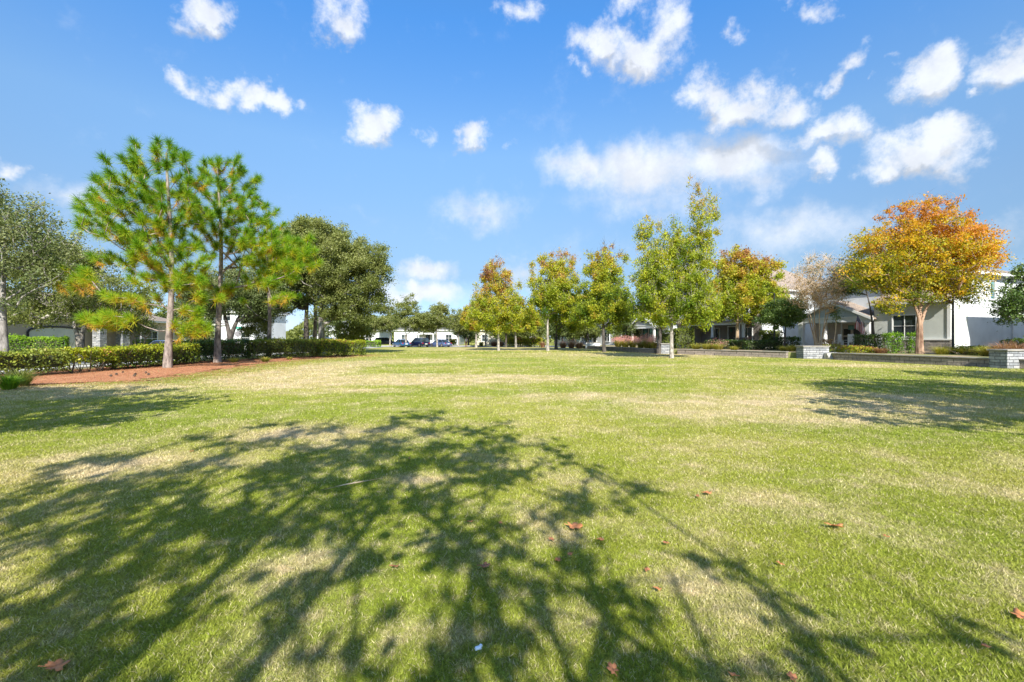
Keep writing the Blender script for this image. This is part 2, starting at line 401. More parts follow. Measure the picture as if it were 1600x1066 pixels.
def make_hedge(label, path, width, height, seed, leafm, ls=.10, dens=300, legs=0.12, tint=None, name='hedge', cat='hedge', group=None, core=True, z=0.0, rnd=.12):
    """path in world coordinates; height a number or one per point"""
    rng = np.random.default_rng(seed)
    pts = np.array(path, float); o = pts.mean(0)
    root = empty(name, (o[0], o[1], z), 0, label, cat, group)
    pts = pts - o
    hs = np.array(height if hasattr(height, '__len__') else [height] * len(pts), float)
    seg = np.linalg.norm(np.diff(pts, axis=0), axis=1); L = seg.sum(); cum = np.r_[0, np.cumsum(seg)]
    def along(s):
        return np.stack([np.interp(s, cum, pts[:, 0]), np.interp(s, cum, pts[:, 1])], 1), np.interp(s, cum, hs)
    def nrm(s):
        a, _ = along(s - .05); b, _ = along(s + .05); d = b - a; d /= np.linalg.norm(d, axis=1)[:, None] + 1e-9
        return np.stack([-d[:, 1], d[:, 0]], 1)
    H = hs.mean(); area = L * (2 * H + width) + 2 * H * width
    n = int(area * dens)
    s = rng.uniform(0, L, n); side = rng.uniform(0, 2 * H + width + 2 * H * width / L, n)
    p, h = along(s); nr = nrm(s)
    u = np.where(side < H, -1.0, np.where(side < 2 * H, 1.0, rng.uniform(-1, 1, n)))
    v = np.where(side < 2 * H, rng.uniform(legs, 1, n), 1.0)
    end = side > 2 * H + width
    s2 = np.where(rng.uniform(size=n) < .5, 0, L); pe, he = along(s2); ne = nrm(np.clip(s2, .1, L - .1))
    p[end] = pe[end]; h[end] = he[end]; nr[end] = ne[end]; v[end] = rng.uniform(legs, 1, end.sum())
    inset = np.abs(rng.normal(size=n)) * rnd
    bump = .10 * np.sin(s * 1.7 + seed) + .07 * np.sin(s * 4.1 + v * 5) + .05 * np.sin(s * 9.3 + u * 3 + v * 9)
    rag = (rng.uniform(size=n) < .06) * rng.uniform(0, .18, n)
    uu = u * (width / 2 - inset * (side < 2 * H) + bump * (side < 2 * H) * .8)
    zz = v * h - inset * (side >= 2 * H) * (~end) + (v >= .99) * (bump * .45 + rag) - .1 * (np.abs(u) ** 6) * (v > .9)
    Q = np.stack([p[:, 0] + nr[:, 0] * uu, p[:, 1] + nr[:, 1] * uu, zz], 1)
    Q[:, :2] += rng.normal(size=(n, 2)) * .03
    pat = .10 * np.sin(s * 2.3 + 3 * v) + .08 * np.sin(s * 6.1 - 4 * v + seed)
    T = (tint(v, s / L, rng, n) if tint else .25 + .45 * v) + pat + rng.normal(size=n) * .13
    np_mesh('foliage', leaf_quads(Q, rng, ls), 4, T, leafm, root)
    tw = MB()
    for k in range(int(L * 3)):
        ss = np.array([rng.uniform(.1, L - .1)]); a, hh = along(ss); a = a[0]; hh = hh[0]
        off = rng.normal(size=2) * width * .12
        for b in range(4):
            e = rng.normal(size=2) * width * .28
            tw.tube([(a[0] + off[0], a[1] + off[1], -.03), (a[0] + off[0] + e[0] * .5, a[1] + off[1] + e[1] * .5, hh * .4), (a[0] + off[0] + e[0], a[1] + off[1] + e[1], hh * .9)], [.022, .016, .008], 4, caps=False)
    tw.build('stems', M['twig'], root)
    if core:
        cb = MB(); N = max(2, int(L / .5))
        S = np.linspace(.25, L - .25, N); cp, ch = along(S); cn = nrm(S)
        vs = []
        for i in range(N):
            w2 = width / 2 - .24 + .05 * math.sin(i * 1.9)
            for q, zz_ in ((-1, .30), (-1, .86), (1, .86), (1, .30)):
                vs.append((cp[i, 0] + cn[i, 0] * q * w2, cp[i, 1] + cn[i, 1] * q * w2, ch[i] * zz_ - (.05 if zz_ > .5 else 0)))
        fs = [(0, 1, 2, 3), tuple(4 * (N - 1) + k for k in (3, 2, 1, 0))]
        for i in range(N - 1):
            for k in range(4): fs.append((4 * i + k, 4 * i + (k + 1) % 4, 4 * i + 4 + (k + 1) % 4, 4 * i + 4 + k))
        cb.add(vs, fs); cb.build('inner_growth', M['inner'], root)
    return root

def make_tuft(label, base, r, h, n, seed, m=None, plume=None, npl=0, name='ornamental_grass', cat='grass clump', group=None, w=.012, parts=True):
    rng = np.random.default_rng(seed)
    root = empty(name, base, 0, label, cat, group)
    def blades(n, r, h, w, lean):
        a = rng.uniform(0, 2 * PI, n); b0 = rng.uniform(0, .35 * r, n); R = r * rng.uniform(.2, 1, n) ** .8
        hh = h * rng.uniform(.6, 1.05, n) * (1 - .35 * (R / r) ** 2)
        d = np.stack([np.cos(a), np.sin(a)], 1)
        p0 = np.stack([d[:, 0] * b0, d[:, 1] * b0, np.zeros(n)], 1)
        p1 = np.stack([d[:, 0] * (b0 + R * .35), d[:, 1] * (b0 + R * .35), hh * .65], 1)
        p2 = np.stack([d[:, 0] * (b0 + R), d[:, 1] * (b0 + R), hh * (1 - lean * rng.uniform(0, 1, n) * (R / r))], 1)
        s = np.stack([-d[:, 1], d[:, 0], np.zeros(n)], 1) * w
        f1 = np.stack([p0 - s, p0 + s, p1 + s * .8, p1 - s * .8], 1); f2 = np.stack([p1 - s * .8, p1 + s * .8, p2 + s * .15, p2 - s * .15], 1)
        return np.concatenate([f1, f2])
    V = blades(n, r, h, w, .35); T = np.tile(rng.normal(.5, .22, n), 2)
    np_mesh('blades', V, 4, T, m or M['blade'], root)
    if npl:
        k = npl; a = rng.uniform(0, 2 * PI, k); R = r * 1.05 * rng.uniform(0, 1, k) ** .5
        c = np.stack([np.cos(a) * R, np.sin(a) * R, h * rng.uniform(.75, 1.3, k) * (1 - .3 * (R / r) ** 2)], 1)
        Q = np.repeat(c, 9, 0) + rng.normal(size=(k * 9, 3)) * np.array([.04, .04, .10])
        np_mesh('plumes', leaf_quads(Q, rng, .055, w=.4), 4, rng.normal(.5, .25, len(Q)), plume or M['plume'], root)
    return root
# ------------------------------------------------------------------ camera, sun, sky
ELEV = math.radians(36.6); AZ = math.radians(-6.9)      # shadows run this way from +Y
sc = bpy.context.scene
cam = bpy.data.objects.new('camera', bpy.data.cameras.new('camera')); C.objects.link(cam)
cam.location = (0, 0, EYE); cam.rotation_euler = (PI / 2, 0, 0)
cam.data.sensor_width = 36; cam.data.lens = 36 * F / 1600; cam.data.shift_y = -4 / 1600
cam.data.clip_start = .05; cam.data.clip_end = 3000
sc.camera = cam
sun = bpy.data.lights.new('sun', 'SUN'); sun.energy = 4.1; sun.angle = math.radians(.42); sun.color = (1, .955, .87)
so = bpy.data.objects.new('sun', sun); C.objects.link(so)
ld = Vector((math.sin(AZ) * math.cos(ELEV), math.cos(AZ) * math.cos(ELEV), -math.sin(ELEV)))
so.rotation_euler = ld.to_track_quat('-Z', 'Y').to_euler(); so.location = (0, -20, 30)

w = bpy.data.worlds.new('World'); sc.world = w; w.use_nodes = True
wt = w.node_tree; wt.nodes.clear(); t = NT(wt)
sky = t.n('ShaderNodeTexSky', sky_type='NISHITA'); sky.sun_disc = False
sky.sun_elevation = ELEV; sky.sun_rotation = math.radians(173); sky.air_density = 1.0; sky.dust_density = .5; sky.ozone_density = 1.6
D = t.n('ShaderNodeTexCoord').outputs['Generated']
D = t.n('ShaderNodeVectorMath', {0: D}, operation='NORMALIZE').outputs[0]
el_ = t.n('ShaderNodeSeparateXYZ', {0: D}).outputs[2]
skc = t.n('ShaderNodeHueSaturation', {'Hue': .5, 'Saturation': 1.0, 'Value': 1.0, 'Color': sky.outputs[0]}).outputs[0]
# clear, deep blue late autumn air: less glare low down, more blue overhead
skc = t.n('ShaderNodeVectorMath', {0: skc, 1: t.ramp(el_, [(0, (.50, .62, 1.0)), (.13, (.37, .43, .50)), (.24, (.54, .62, .68)), (.37, (.68, .85, .93)), (.57, (.44, .91, 1.28)), (1, (.5, 1.0, 1.4))])}, operation='MULTIPLY').outputs[0]
# clouds: soft lumps placed on the sky sphere, broken up by noise
nz = t.noise(D, 5.0, 6, .62); nz2 = t.noise(D, 17.0, 9, .66)
nf = t.noise(D, 11.0, 5, .6)
warp = t.n('ShaderNodeVectorMath', {0: nf.outputs[1], 1: (.5, .5, .5)}, operation='SUBTRACT').outputs[0]
warp = t.n('ShaderNodeVectorMath', {0: warp, 'Scale': .12}, operation='SCALE').outputs[0]
DW = t.n('ShaderNodeVectorMath', {0: D, 1: warp}, operation='ADD').outputs[0]
CL = [ # photo x, y, half width, half height, density, softness group
 (312, 18, 60, 38, 1.0), (540, 28, 52, 42, .9), (292, 140, 34, 18, .75), (352, 148, 55, 27, .95), (405, 160, 40, 24, .9), (440, 160, 30, 22, .9),
 (588, 197, 50, 34, 1.0), (545, 208, 28, 14, .45), (733, 210, 36, 36, 1.0), (668, 210, 30, 22, .5), (795, 232, 22, 12, .4),
 (940, 60, 62, 40, 1.0), (1000, 80, 90, 42, 1.0), (1040, 40, 50, 60, .75), (902, 108, 18, 18, .5), (1142, 58, 28, 26, .65), (810, 14, 60, 26, .6), (985, 10, 70, 26, .6),
 (1110, 150, 60, 45, .95), (1160, 172, 90, 52, 1.0), (1235, 160, 60, 45, 1.0), (1300, 200, 70, 44, .95), (1250, 215, 80, 30, .7), (1320, 100, 34, 32, .95), (1390, 92, 24, 14, .6),
 (1450, 112, 50, 48, 1.0), (1580, 100, 55, 58, 1.0), (1535, 147, 22, 16, .8), (1270, 265, 34, 32, .85),
 (1440, 240, 95, 48, 1.0), (1480, 205, 50, 36, .9), (1395, 262, 60, 30, .9), (1540, 235, 30, 20, .5), (1280, 14, 40, 24, .75), (1235, 8, 24, 14, .5),
 (12, 262, 30, 30, .8)]
SOFT = [(1010, 262, 150, 60, .86), (1140, 255, 130, 56, .9), (910, 262, 80, 42, .8), (1020, 310, 200, 55, .42), (755, 328, 95, 38, .55), (1235, 362, 170, 58, .5), (1150, 390, 240, 60, .35),
 (100, 300, 95, 48, .5), (160, 340, 110, 60, .35), (672, 422, 62, 24, .85), (650, 458, 95, 26, .9), (600, 440, 50, 20, .4), (900, 400, 180, 60, .28), (812, 430, 50, 34, .6), (1560, 360, 130, 50, .35),
 (400, 520, 500, 60, .35), (1300, 500, 500, 60, .3), (80, 400, 150, 50, .45), (560, 335, 60, 24, .22), (990, 205, 60, 20, .2)]
def blobs(lst, vec):
    acc = None
    for px, py, rx, ry, dn in lst:
        c = Vector(((px - 800) / F, 1, (HZ - py) / F)); Lc = c.length; c.normalize()
        e1 = Vector((0, 1, 0)).cross(Vector((0, 0, 1))); e1 = (Vector((1, 0, 0)) - c * c.x).normalized(); e2 = c.cross(e1)
        if e2.z < 0: e2 = -e2
        R = Matrix((e1, c, e2)).transposed()
        sx = rx / F / Lc ** 1.3; sz = ry / F / Lc ** 1.3
        mp = t.n('ShaderNodeMapping', {'Vector': vec, 'Location': c, 'Rotation': R.to_euler('XYZ'), 'Scale': (sx * 1.2, .5, sz * 1.2)}, vector_type='TEXTURE').outputs[0]
        g = t.n('ShaderNodeTexGradient', {0: mp}, gradient_type='SPHERICAL').outputs[1]
        v = t.math('MULTIPLY', g, dn * 1.25)
        acc = v if acc is None else t.math('SMOOTH_MAX', acc, v, .12)
    return acc
a1 = blobs(CL, DW); a2 = blobs(SOFT, DW)
UPV = t.n('ShaderNodeVectorMath', {0: DW, 1: (0, 0, .028)}, operation='ADD').outputs[0]
under = t.mapr(t.math('SUBTRACT', blobs(CL, UPV), a1), -.05, .40, 1.0, .72)
n1 = t.math('SUBTRACT', nz2.outputs[0], .5); n0 = t.math('SUBTRACT', nz.outputs[0], .5)
s1 = t.math('ADD', a1, t.math('MULTIPLY', n1, 2.1)); s1 = t.math('ADD', s1, t.math('MULTIPLY', n0, 1.0))
s1 = t.math('MULTIPLY', t.mapr(s1, .22, 1.10), t.mapr(a1, .0, .3))
s2 = t.math('ADD', a2, t.math('MULTIPLY', n1, .75))
s2 = t.math('MULTIPLY', t.mapr(s2, .10, .95), t.mapr(a2, .0, .3))
# unseen clouds overhead and behind the viewer, thickened to lift the shadows
z = t.n('ShaderNodeSeparateXYZ', {0: D})
behind = t.mapr(z.outputs[1], .45, .15); up = t.mapr(z.outputs[2], .03, .25)
s3 = t.math('MULTIPLY', t.math('MULTIPLY', t.mapr(nz.outputs[0], .47, .62), behind), t.math('MULTIPLY', up, .9))
mask = t.math('MAXIMUM', t.math('MAXIMUM', s1, s2), s3, clamp=True)
horiz = t.mapr(z.outputs[2], .0, .30, .22, 0.0)
# underside a little greyer than the lit top: sample the lumps slightly higher up
shade = t.mapr(t.noise(t.n('ShaderNodeVectorMath', {0: D, 1: (.0, 0, .012)}, operation='ADD').outputs[0], 17.0, 4, .6).outputs[0], .35, .62, .86, 1.0)
CB = 4.7
cc = t.n('ShaderNodeVectorMath', {0: (CB * .93, CB * .965, CB * 1.03), 'Scale': t.math('MULTIPLY', shade, under)}, operation='SCALE').outputs[0]
col = t.mix(horiz, skc, (CB * .40, CB * .66, CB * 1.02, 1))
col = t.mix(t.math('MULTIPLY', mask, .90), col, cc)
bg = t.n('ShaderNodeBackground', {'Color': col, 'Strength': .096})
t.n('ShaderNodeOutputWorld', {'Surface': bg.outputs[0]})
sc.view_settings.view_transform = 'Standard'; sc.view_settings.look = 'None'; sc.view_settings.exposure = 1.30; sc.view_settings.gamma = 1
sc.render.engine = 'CYCLES'
sc.cycles.max_bounces = 7; sc.cycles.diffuse_bounces = 3; sc.cycles.transmission_bounces = 4; sc.cycles.glossy_bounces = 2
sc.render.resolution_x = 1024; sc.render.resolution_y = 682

# ------------------------------------------------------------------ lawn colour, shared by the soil sheet and the grass blades
STRAW = [(6.5, 10.6, 4.2, 2.3, .95), (9.0, 12.0, 3.5, 2.0, .8), (2.2, 12.6, 3.0, 1.2, .55), (-3.8, 18.0, 6.0, 2.6, .9), (-1.0, 19.0, 4.5, 1.3, .7), (-8.5, 16.5, 3.5, 2.5, .7), (-5.0, 14.0, 2.6, .9, .5),
         (-3.4, 7.6, 2.6, 1.2, .5), (-5.0, 5.8, 2.0, 1.0, .45), (12, 45, 14, 9, .55), (0, 70, 22, 14, .55), (-6, 34, 7, 3, .4), (20, 27, 5, 2.5, .5), (7.5, 27, 5, 1.2, .45), (-1.5, 3.2, .5, .4, .3), (1.1, 3.0, .4, .25, .4), (.25, 4.0, .3, .35, .55),
         (.4, 3.7, .22, .25, .7), (2.6, 4.6, .5, .4, .45), (-1.0, 5.2, .5, .3, .5), (1.3, 2.6, .35, .25, .35), (-.3, 2.5, .5, .2, .3), (-12.5, 13, 3.5, 1.5, .5), (-9.8, 19.5, 2.6, 4.5, .95), (-10.3, 27, 2.4, 7, .9), (-13.5, 14.8, 4, 1.2, .8), (-7.5, 31, 4.5, 3, .6)]
def lawn_colour(t, pos):
    flat = t.n('ShaderNodeVectorMath', {0: pos, 1: (1, 1, 0)}, operation='MULTIPLY').outputs[0]
    n_a = t.noise(flat, .16, 4, .55).outputs[0]; n_b = t.noise(flat, 1.1, 5, .6).outputs[0]; n_c = t.noise(flat, 5.5, 4, .65).outputs[0]; n_d = t.noise(flat, 26, 3, .7).outputs[0]
    wv = t.n('ShaderNodeVectorMath', {0: t.noise(flat, .7, 4, .6).outputs[1], 1: (.5, .5, .5)}, operation='SUBTRACT').outputs[0]
    wv = t.n('ShaderNodeVectorMath', {0: wv, 1: (3.0, 2.2, 0)}, operation='MULTIPLY').outputs[0]
    fw = t.n('ShaderNodeVectorMath', {0: flat, 1: wv}, operation='ADD').outputs[0]
    wv2 = t.n('ShaderNodeVectorMath', {0: wv, 'Scale': .16}, operation='SCALE').outputs[0]
    fw2 = t.n('ShaderNodeVectorMath', {0: flat, 1: wv2}, operation='ADD').outputs[0]
    acc = None
    for x, y, rx, ry, d in STRAW:
        mp = t.n('ShaderNodeMapping', {'Vector': fw if rx > .9 else fw2, 'Location': (x, y, 0), 'Scale': (rx * 1.35, ry * 1.35, 1)}, vector_type='TEXTURE').outputs[0]
        g = t.math('MULTIPLY', t.n('ShaderNodeTexGradient', {0: mp}, gradient_type='SPHERICAL').outputs[1], d * 1.7)
        acc = g if acc is None else t.math('MAXIMUM', acc, g)
    s = t.math('ADD', t.math('MULTIPLY', t.mapr(n_b, .44, .70), .37), t.math('MULTIPLY', t.mapr(n_c, .50, .70), .40))
    s = t.math('ADD', s, t.math('MULTIPLY', t.mapr(n_a, .45, .62), .20))
    s = t.math('ADD', s, t.math('MULTIPLY', t.mapr(acc, .05, .9), .70), clamp=True)
    g = t.mix(t.mapr(n_a, .35, .65), (.180, .218, .024, 1), (.245, .255, .030, 1))
    g = t.mix(t.mapr(n_c, .55, .75, 0, .6), g, (.095, .155, .016, 1))
    st = t.mix(t.mapr(n_b, .35, .65), (.36, .295, .115, 1), (.44, .35, .20, 1))
    c = t.mix(s, g, st)
    fv = t.mapr(n_d, .3, .7, .78, 1.2, False)
    return t.n('ShaderNodeVectorMath', {0: c, 'Scale': fv}, operation='SCALE').outputs[0], s, flat
m, t2 = nmat('lawn_soil')
pos = t2.n('ShaderNodeNewGeometry').outputs['Position']
c, s, flat = lawn_colour(t2, pos)
dist = t2.n('ShaderNodeSeparateXYZ', {0: pos}).outputs[1]
thatch = t2.noise(flat, 60, 4, .7).outputs[0]
fine = t2.mapr(thatch, .3, .7, .66, 1.42, False)
c = t2.n('ShaderNodeVectorMath', {0: c, 'Scale': fine}, operation='SCALE').outputs[0]
nb = t2.n('ShaderNodeBump', {'Height': thatch, 'Strength': .5, 'Distance': .03}).outputs[0]
t2.out(t2.n('ShaderNodeBsdfPrincipled', {'Base Color': c, 'Roughness': .95, 'Normal': nb, 'Specular IOR Level': .1}).outputs[0]); M['lawn'] = m
m, t2 = nmat('turf_blade')
pos = t2.n('ShaderNodeNewGeometry').outputs['Position']
c, s, flat = lawn_colour(t2, pos)
a = t2.n('ShaderNodeAttribute', attribute_name='tint').outputs['Fac']
dry = t2.math('GREATER_THAN', t2.math('ADD', a, t2.math('MULTIPLY', s, .5)), .93)
c = t2.mix(t2.math('MULTIPLY', dry, .75), c, (.48, .41, .25, 1))
k = t2.mapr(t2.math('FRACT', t2.math('MULTIPLY', a, 37.7)), 0, 1, .84, 1.85, False)
c = t2.n('ShaderNodeVectorMath', {0: c, 'Scale': k}, operation='SCALE').outputs[0]
p = t2.n('ShaderNodeBsdfPrincipled', {'Base Color': c, 'Roughness': .6, 'Specular IOR Level': .25}).outputs[0]
tr = t2.n('ShaderNodeBsdfTranslucent', {'Color': c}).outputs[0]
t2.out(t2.n('ShaderNodeMixShader', {0: .35, 1: p, 2: tr}).outputs[0]); M['turf'] = m

# mulch bed outline (pine straw along the hedge)
HP = [(-22.3, 13.0), (-20.9, 18.0), (-20.6, 21.2), (-20.3, 25.2), (-20.2, 28.5), (-19.6, 33.8), (-17.2, 38.4), (-14.1, 42.0)]
BED = [(-25, 9.0), (-20.0, 12.6), (-16.9, 14.6), (-15.2, 15.6), (-13.6, 16.4), (-13.2, 17.8), (-13.2, 20.0), (-13.8, 23.0), (-14.5, 27), (-15.0, 31.5), (-14.6, 36), (-13.4, 40.5), (-12.9, 43.4),
       (-15, 44), (-18.4, 40), (-21.2, 34.6), (-21.9, 28.5), (-21.9, 21), (-22.6, 17), (-25, 12)]
def inpoly(x, y, poly):
    x = np.asarray(x); y = np.asarray(y); r = np.zeros(x.shape, bool); n = len(poly)
    for i in range(n):
        x1, y1 = poly[i]; x2, y2 = poly[(i + 1) % n]
        c_ = ((y1 > y) != (y2 > y)) & (x < (x2 - x1) * (y - y1) / (y2 - y1 + 1e-12) + x1)
        r ^= c_
    return r
def polydist(x, y, poly):
    d = np.full(np.shape(x), 1e9)
    for i in range(len(poly)):
        x1, y1 = poly[i]; x2, y2 = poly[(i + 1) % len(poly)]
        dx, dy = x2 - x1, y2 - y1; s_ = np.clip(((x - x1) * dx + (y - y1) * dy) / (dx * dx + dy * dy), 0, 1)
        d = np.minimum(d, np.hypot(x - x1 - s_ * dx, y - y1 - s_ * dy))
    return d

# ------------------------------------------------------------------ ground sheets
def sheet(name, poly, z, mat, kind='structure', label=None, thick=0.0):
    mb = MB()
    if thick:
        n = len(poly); vs = [(x, y, z) for x, y in poly] + [(x, y, z - thick) for x, y in poly]
        mb.add(vs, [tuple(range(n)), tuple(range(n, 2 * n))[::-1]] + [(i, i + n, (i + 1) % n + n, (i + 1) % n) for i in range(n)])
    else: mb.add([(x, y, z) for x, y in poly], [tuple(range(len(poly)))])
    return tag(mb.build(name, mat), kind=kind)
sheet('ground', [(-1500, -300), (1500, -300), (1500, 2500), (-1500, 2500)], 0.0, M['lawn'])

# pine straw: a ragged mat of needles over a thin sheet
m, t2 = nmat('pine_straw_mat'); pos = t2.n('ShaderNodeNewGeometry').outputs['Position']
f = t2.noise(pos, 9, 6, .75).outputs[0]; f2 = t2.noise(pos, .9, 4).outputs[0]
c = t2.ramp(t2.math('ADD', t2.math('MULTIPLY', f, .7), t2.math('MULTIPLY', f2, .3)), [(.32, (.16, .065, .035)), (.45, (.40, .17, .085)), (.56, (.50, .25, .13)), (.66, (.48, .34, .20))])
nb = t2.n('ShaderNodeBump', {'Height': f, 'Strength': .8, 'Distance': .04}).outputs[0]
t2.out(t2.n('ShaderNodeBsdfPrincipled', {'Base Color': c, 'Roughness': .95, 'Normal': nb, 'Specular IOR Level': .1}).outputs[0]); M['straw'] = m
M['straw_needle'] = leafmat('fallen_pine_needle', [(0, (.18, .07, .04)), (.5, (.48, .19, .09)), (1, (.62, .38, .22))], .1, .8, .1)
rng = np.random.default_rng(5)
inner = []
for i in range(len(BED)):
    x1, y1 = BED[i]; x2, y2 = BED[(i + 1) % len(BED)]
    for k in range(14):
        s_ = k / 14; inner.append((x1 + (x2 - x1) * s_ + rng.normal() * .35, y1 + (y2 - y1) * s_ + rng.normal() * .30))
cx = sum(p[0] for p in inner) / len(inner); cy = sum(p[1] for p in inner) / len(inner)
shr = []
for x, y in inner:
    xx = x - 1.3 if (x > -19 and y > 17) else x - .5; shr.append((xx, y + (.8 if y < 19 else 0)))
sheet('mulch_bed', shr, .006, M['straw'])
def needles_on(poly, n, ext, L, wd, zmax, edge=0.0):
    P = []
    xs = [p[0] for p in poly]; ys = [p[1] for p in poly]
    x = rng.uniform(min(xs) - edge, max(xs) + edge, n); y = rng.uniform(min(ys) - edge, max(ys) + edge, n)
    ins = inpoly(x, y, poly)
    if edge:
        d = polydist(x, y, poly); ins |= (rng.uniform(size=n) < np.exp(-d / (edge * .35)) * .8)
    return x[ins], y[ins]
x, y = needles_on(BED, 260000, 0, 0, 0, 0, edge=3.6)
n = len(x); a_ = rng.uniform(0, PI, n); L = rng.uniform(.10, .24, n); wd = rng.uniform(.006, .013, n)
cxy = np.stack([x, y, rng.uniform(.010, .05, n)], 1); d = np.stack([np.cos(a_), np.sin(a_), rng.normal(size=n) * .15], 1) * L[:, None] * .5
sd = np.stack([-np.sin(a_), np.cos(a_), np.zeros(n)], 1) * wd[:, None]
tag(np_mesh('pine_straw', np.stack([cxy - d, cxy + sd, cxy + d], 1), 3, rng.uniform(0, 1, n), M['straw_needle']), 'reddish fallen pine needles spread below the hedge and pine trees', 'pine straw', kind='stuff')

# turf: single blades near the viewer, wider ones further off
def turf(n, y0, y1, ex, dense):
    u = rng.uniform(0, 1, n)
    y = (y0 ** (1 - ex) + u * (y1 ** (1 - ex) - y0 ** (1 - ex))) ** (1 / (1 - ex)) if ex != 1 else y0 * (y1 / y0) ** u
    x = rng.uniform(-1, 1, n) * (1.22 * y + .8)
    return x, y
XY = [turf(1150000, 1.35, 9, 1.0, 1), turf(330000, 9, 27, 1.2, 1), turf(90000, 27, 60, 1.2, 1)]
x = np.concatenate([q[0] for q in XY]); y = np.concatenate([q[1] for q in XY])
clump = np.sin(x * 7.1 + 2 * np.sin(y * 3.3)) * np.sin(y * 8.3 + 2 * np.sin(x * 4.1)) + rng.normal(size=len(x)) * .8
ok = ~(inpoly(x, y, BED) & (rng.uniform(size=len(x)) < np.clip(polydist(x, y, BED) / 1.5, .05, .985))) & (clump > -.9)
ok &= ~((x > 26.3 - .397 * (y - 24.9) - .15) & (y > 8)) & (x > -24) & ~((x < -20.2) & (y > 18)) & (y < 62)
x, y = x[ok], y[ok]; n = len(x)
a_ = rng.uniform(0, 2 * PI, n); lean = rng.uniform(.45, 1.5, n)
L = (.019 + .0018 * y) * rng.uniform(.6, 1.5, n); wd = (.0015 + .00050 * y) * rng.uniform(.7, 1.3, n)
b = np.stack([x, y, np.zeros(n)], 1); h = np.stack([np.cos(a_) * np.sin(lean), np.sin(a_) * np.sin(lean), np.cos(lean)], 1) * L[:, None]
q_ = rng.uniform(0, 2 * PI, n); sd = np.stack([np.cos(q_), np.sin(q_), np.zeros(n)], 1) * wd[:, None]
tag(np_mesh('grass', np.stack([b - sd, b + sd, b + h], 1), 3, rng.uniform(0, 1, n), M['turf']), 'mown green and straw coloured turf of the park lawn', 'grass', kind='stuff')
# ------------------------------------------------------------------ streets, pavements, terrace
WALL = [(31.0, 14.0), (27.6, 22.0), (26.0, 27.0), (25.1, 31.0), (24.4, 34.2)]
WALL2 = [(22.6, 37.4), (21.0, 40.2), (19.3, 42.9), (16.9, 46.2)]
WALL3 = [(15.2, 48.4), (14.2, 53.5), (13.2, 60.0), (12.2, 66.0), (11.8, 70.0)]
TZ = .46
terr = [(31.0, 14.0), (27.6, 22.0), (26.0, 27.0), (25.1, 31.0), (24.3, 34.4), (24.9, 36.0), (22.6, 37.4), (21.0, 40.2), (19.3, 42.9), (16.9, 46.2), (15.2, 48.4), (14.2, 53.5), (13.2, 60.0), (12.2, 66.0), (11.4, 72.0), (11.0, 80), (90, 80), (90, -10), (40, -10)]
terr = [(x + .14 if x < 32 else x, y) for x, y in terr]
m, t2 = nmat('garden_soil'); pos = t2.n('ShaderNodeNewGeometry').outputs['Position']
f = t2.noise(pos, 6, 6, .7).outputs[0]; f2 = t2.noise(pos, .5, 3).outputs[0]
c = t2.mix(t2.mapr(f2, .42, .58), t2.ramp(f, [(.3, (.16, .10, .06)), (.6, (.36, .25, .16))]), t2.ramp(f, [(.3, (.12, .15, .04)), (.65, (.26, .25, .09))]))
t2.out(t2.n('ShaderNodeBsdfPrincipled', {'Base Color': c, 'Roughness': .95}).outputs[0]); M['garden'] = m
sheet('garden_ground', terr, TZ, M['garden'], thick=.6)
def ribbon(name, pts, w_, z, mat, thick=0, kind='structure'):
    P = [Vector((x, y)) for x, y in pts]; Lf = []; Rt = []
    for i, p in enumerate(P):
        d = (P[min(i + 1, len(P) - 1)] - P[max(i - 1, 0)]).normalized(); n_ = Vector((-d.y, d.x))
        Lf.append(p + n_ * w_ / 2); Rt.append(p - n_ * w_ / 2)
    mb = MB(); n = len(P)
    vs = [(v.x, v.y, z) for v in Lf] + [(v.x, v.y, z) for v in Rt]
    fs = [(i, i + 1, n + i + 1, n + i) for i in range(n - 1)]
    if thick:
        vs += [(v[0], v[1], z - thick) for v in vs]; m2 = 2 * n
        fs += [(i, i + m2, i + 1 + m2, i + 1) for i in range(n - 1)] + [(n + i, n + i + 1, n + i + 1 + m2, n + i + m2) for i in range(n - 1)]
        fs += [(0, n, n + m2, m2), (n - 1, n - 1 + m2, 2 * n - 1 + m2, 2 * n - 1)]
    mb.add(vs, fs); return tag(mb.build(name, mat), kind=kind)
M['street'] = plain('sun_bleached_asphalt', (.23, .23, .235), .9, .12, .8, bump=.3)
ribbon('street', [(-29.5, -20), (-29.0, 20), (-28.6, 50), (-28.8, 82)], 7.6, .010, M['street'])
ribbon('cross_street', [(-75, 88.2), (-30, 88.4), (10, 88.0), (60, 84.2)], 9.5, .014, M['street'])
ribbon('sidewalk', [(-23.6, -10), (-23.4, 30), (-23.3, 60), (-23.3, 79)], 1.5, .10, M['conc'], .1)
ribbon('kerb', [(-25.3, -10), (-25.0, 30), (-24.7, 60), (-24.6, 82.5)], .3, .13, M['conc'], .13)
ribbon('far_kerb', [(-33.4, -10), (-33.0, 30), (-32.7, 60), (-32.8, 82.5)], .3, .13, M['conc'], .13)
ribbon('far_street_kerb', [(-75, 93.3), (-30, 93.4), (10, 93.0), (60, 89)], .3, .13, M['conc'], .13)
ribbon('far_sidewalk', [(-75, 96), (-30, 96.1), (10, 95.7), (60, 92)], 1.5, .10, M['conc'], .1)
ribbon('left_sidewalk', [(-36, -10), (-35.8, 30), (-35.6, 60), (-35.6, 80)], 1.5, .10, M['conc'], .1)

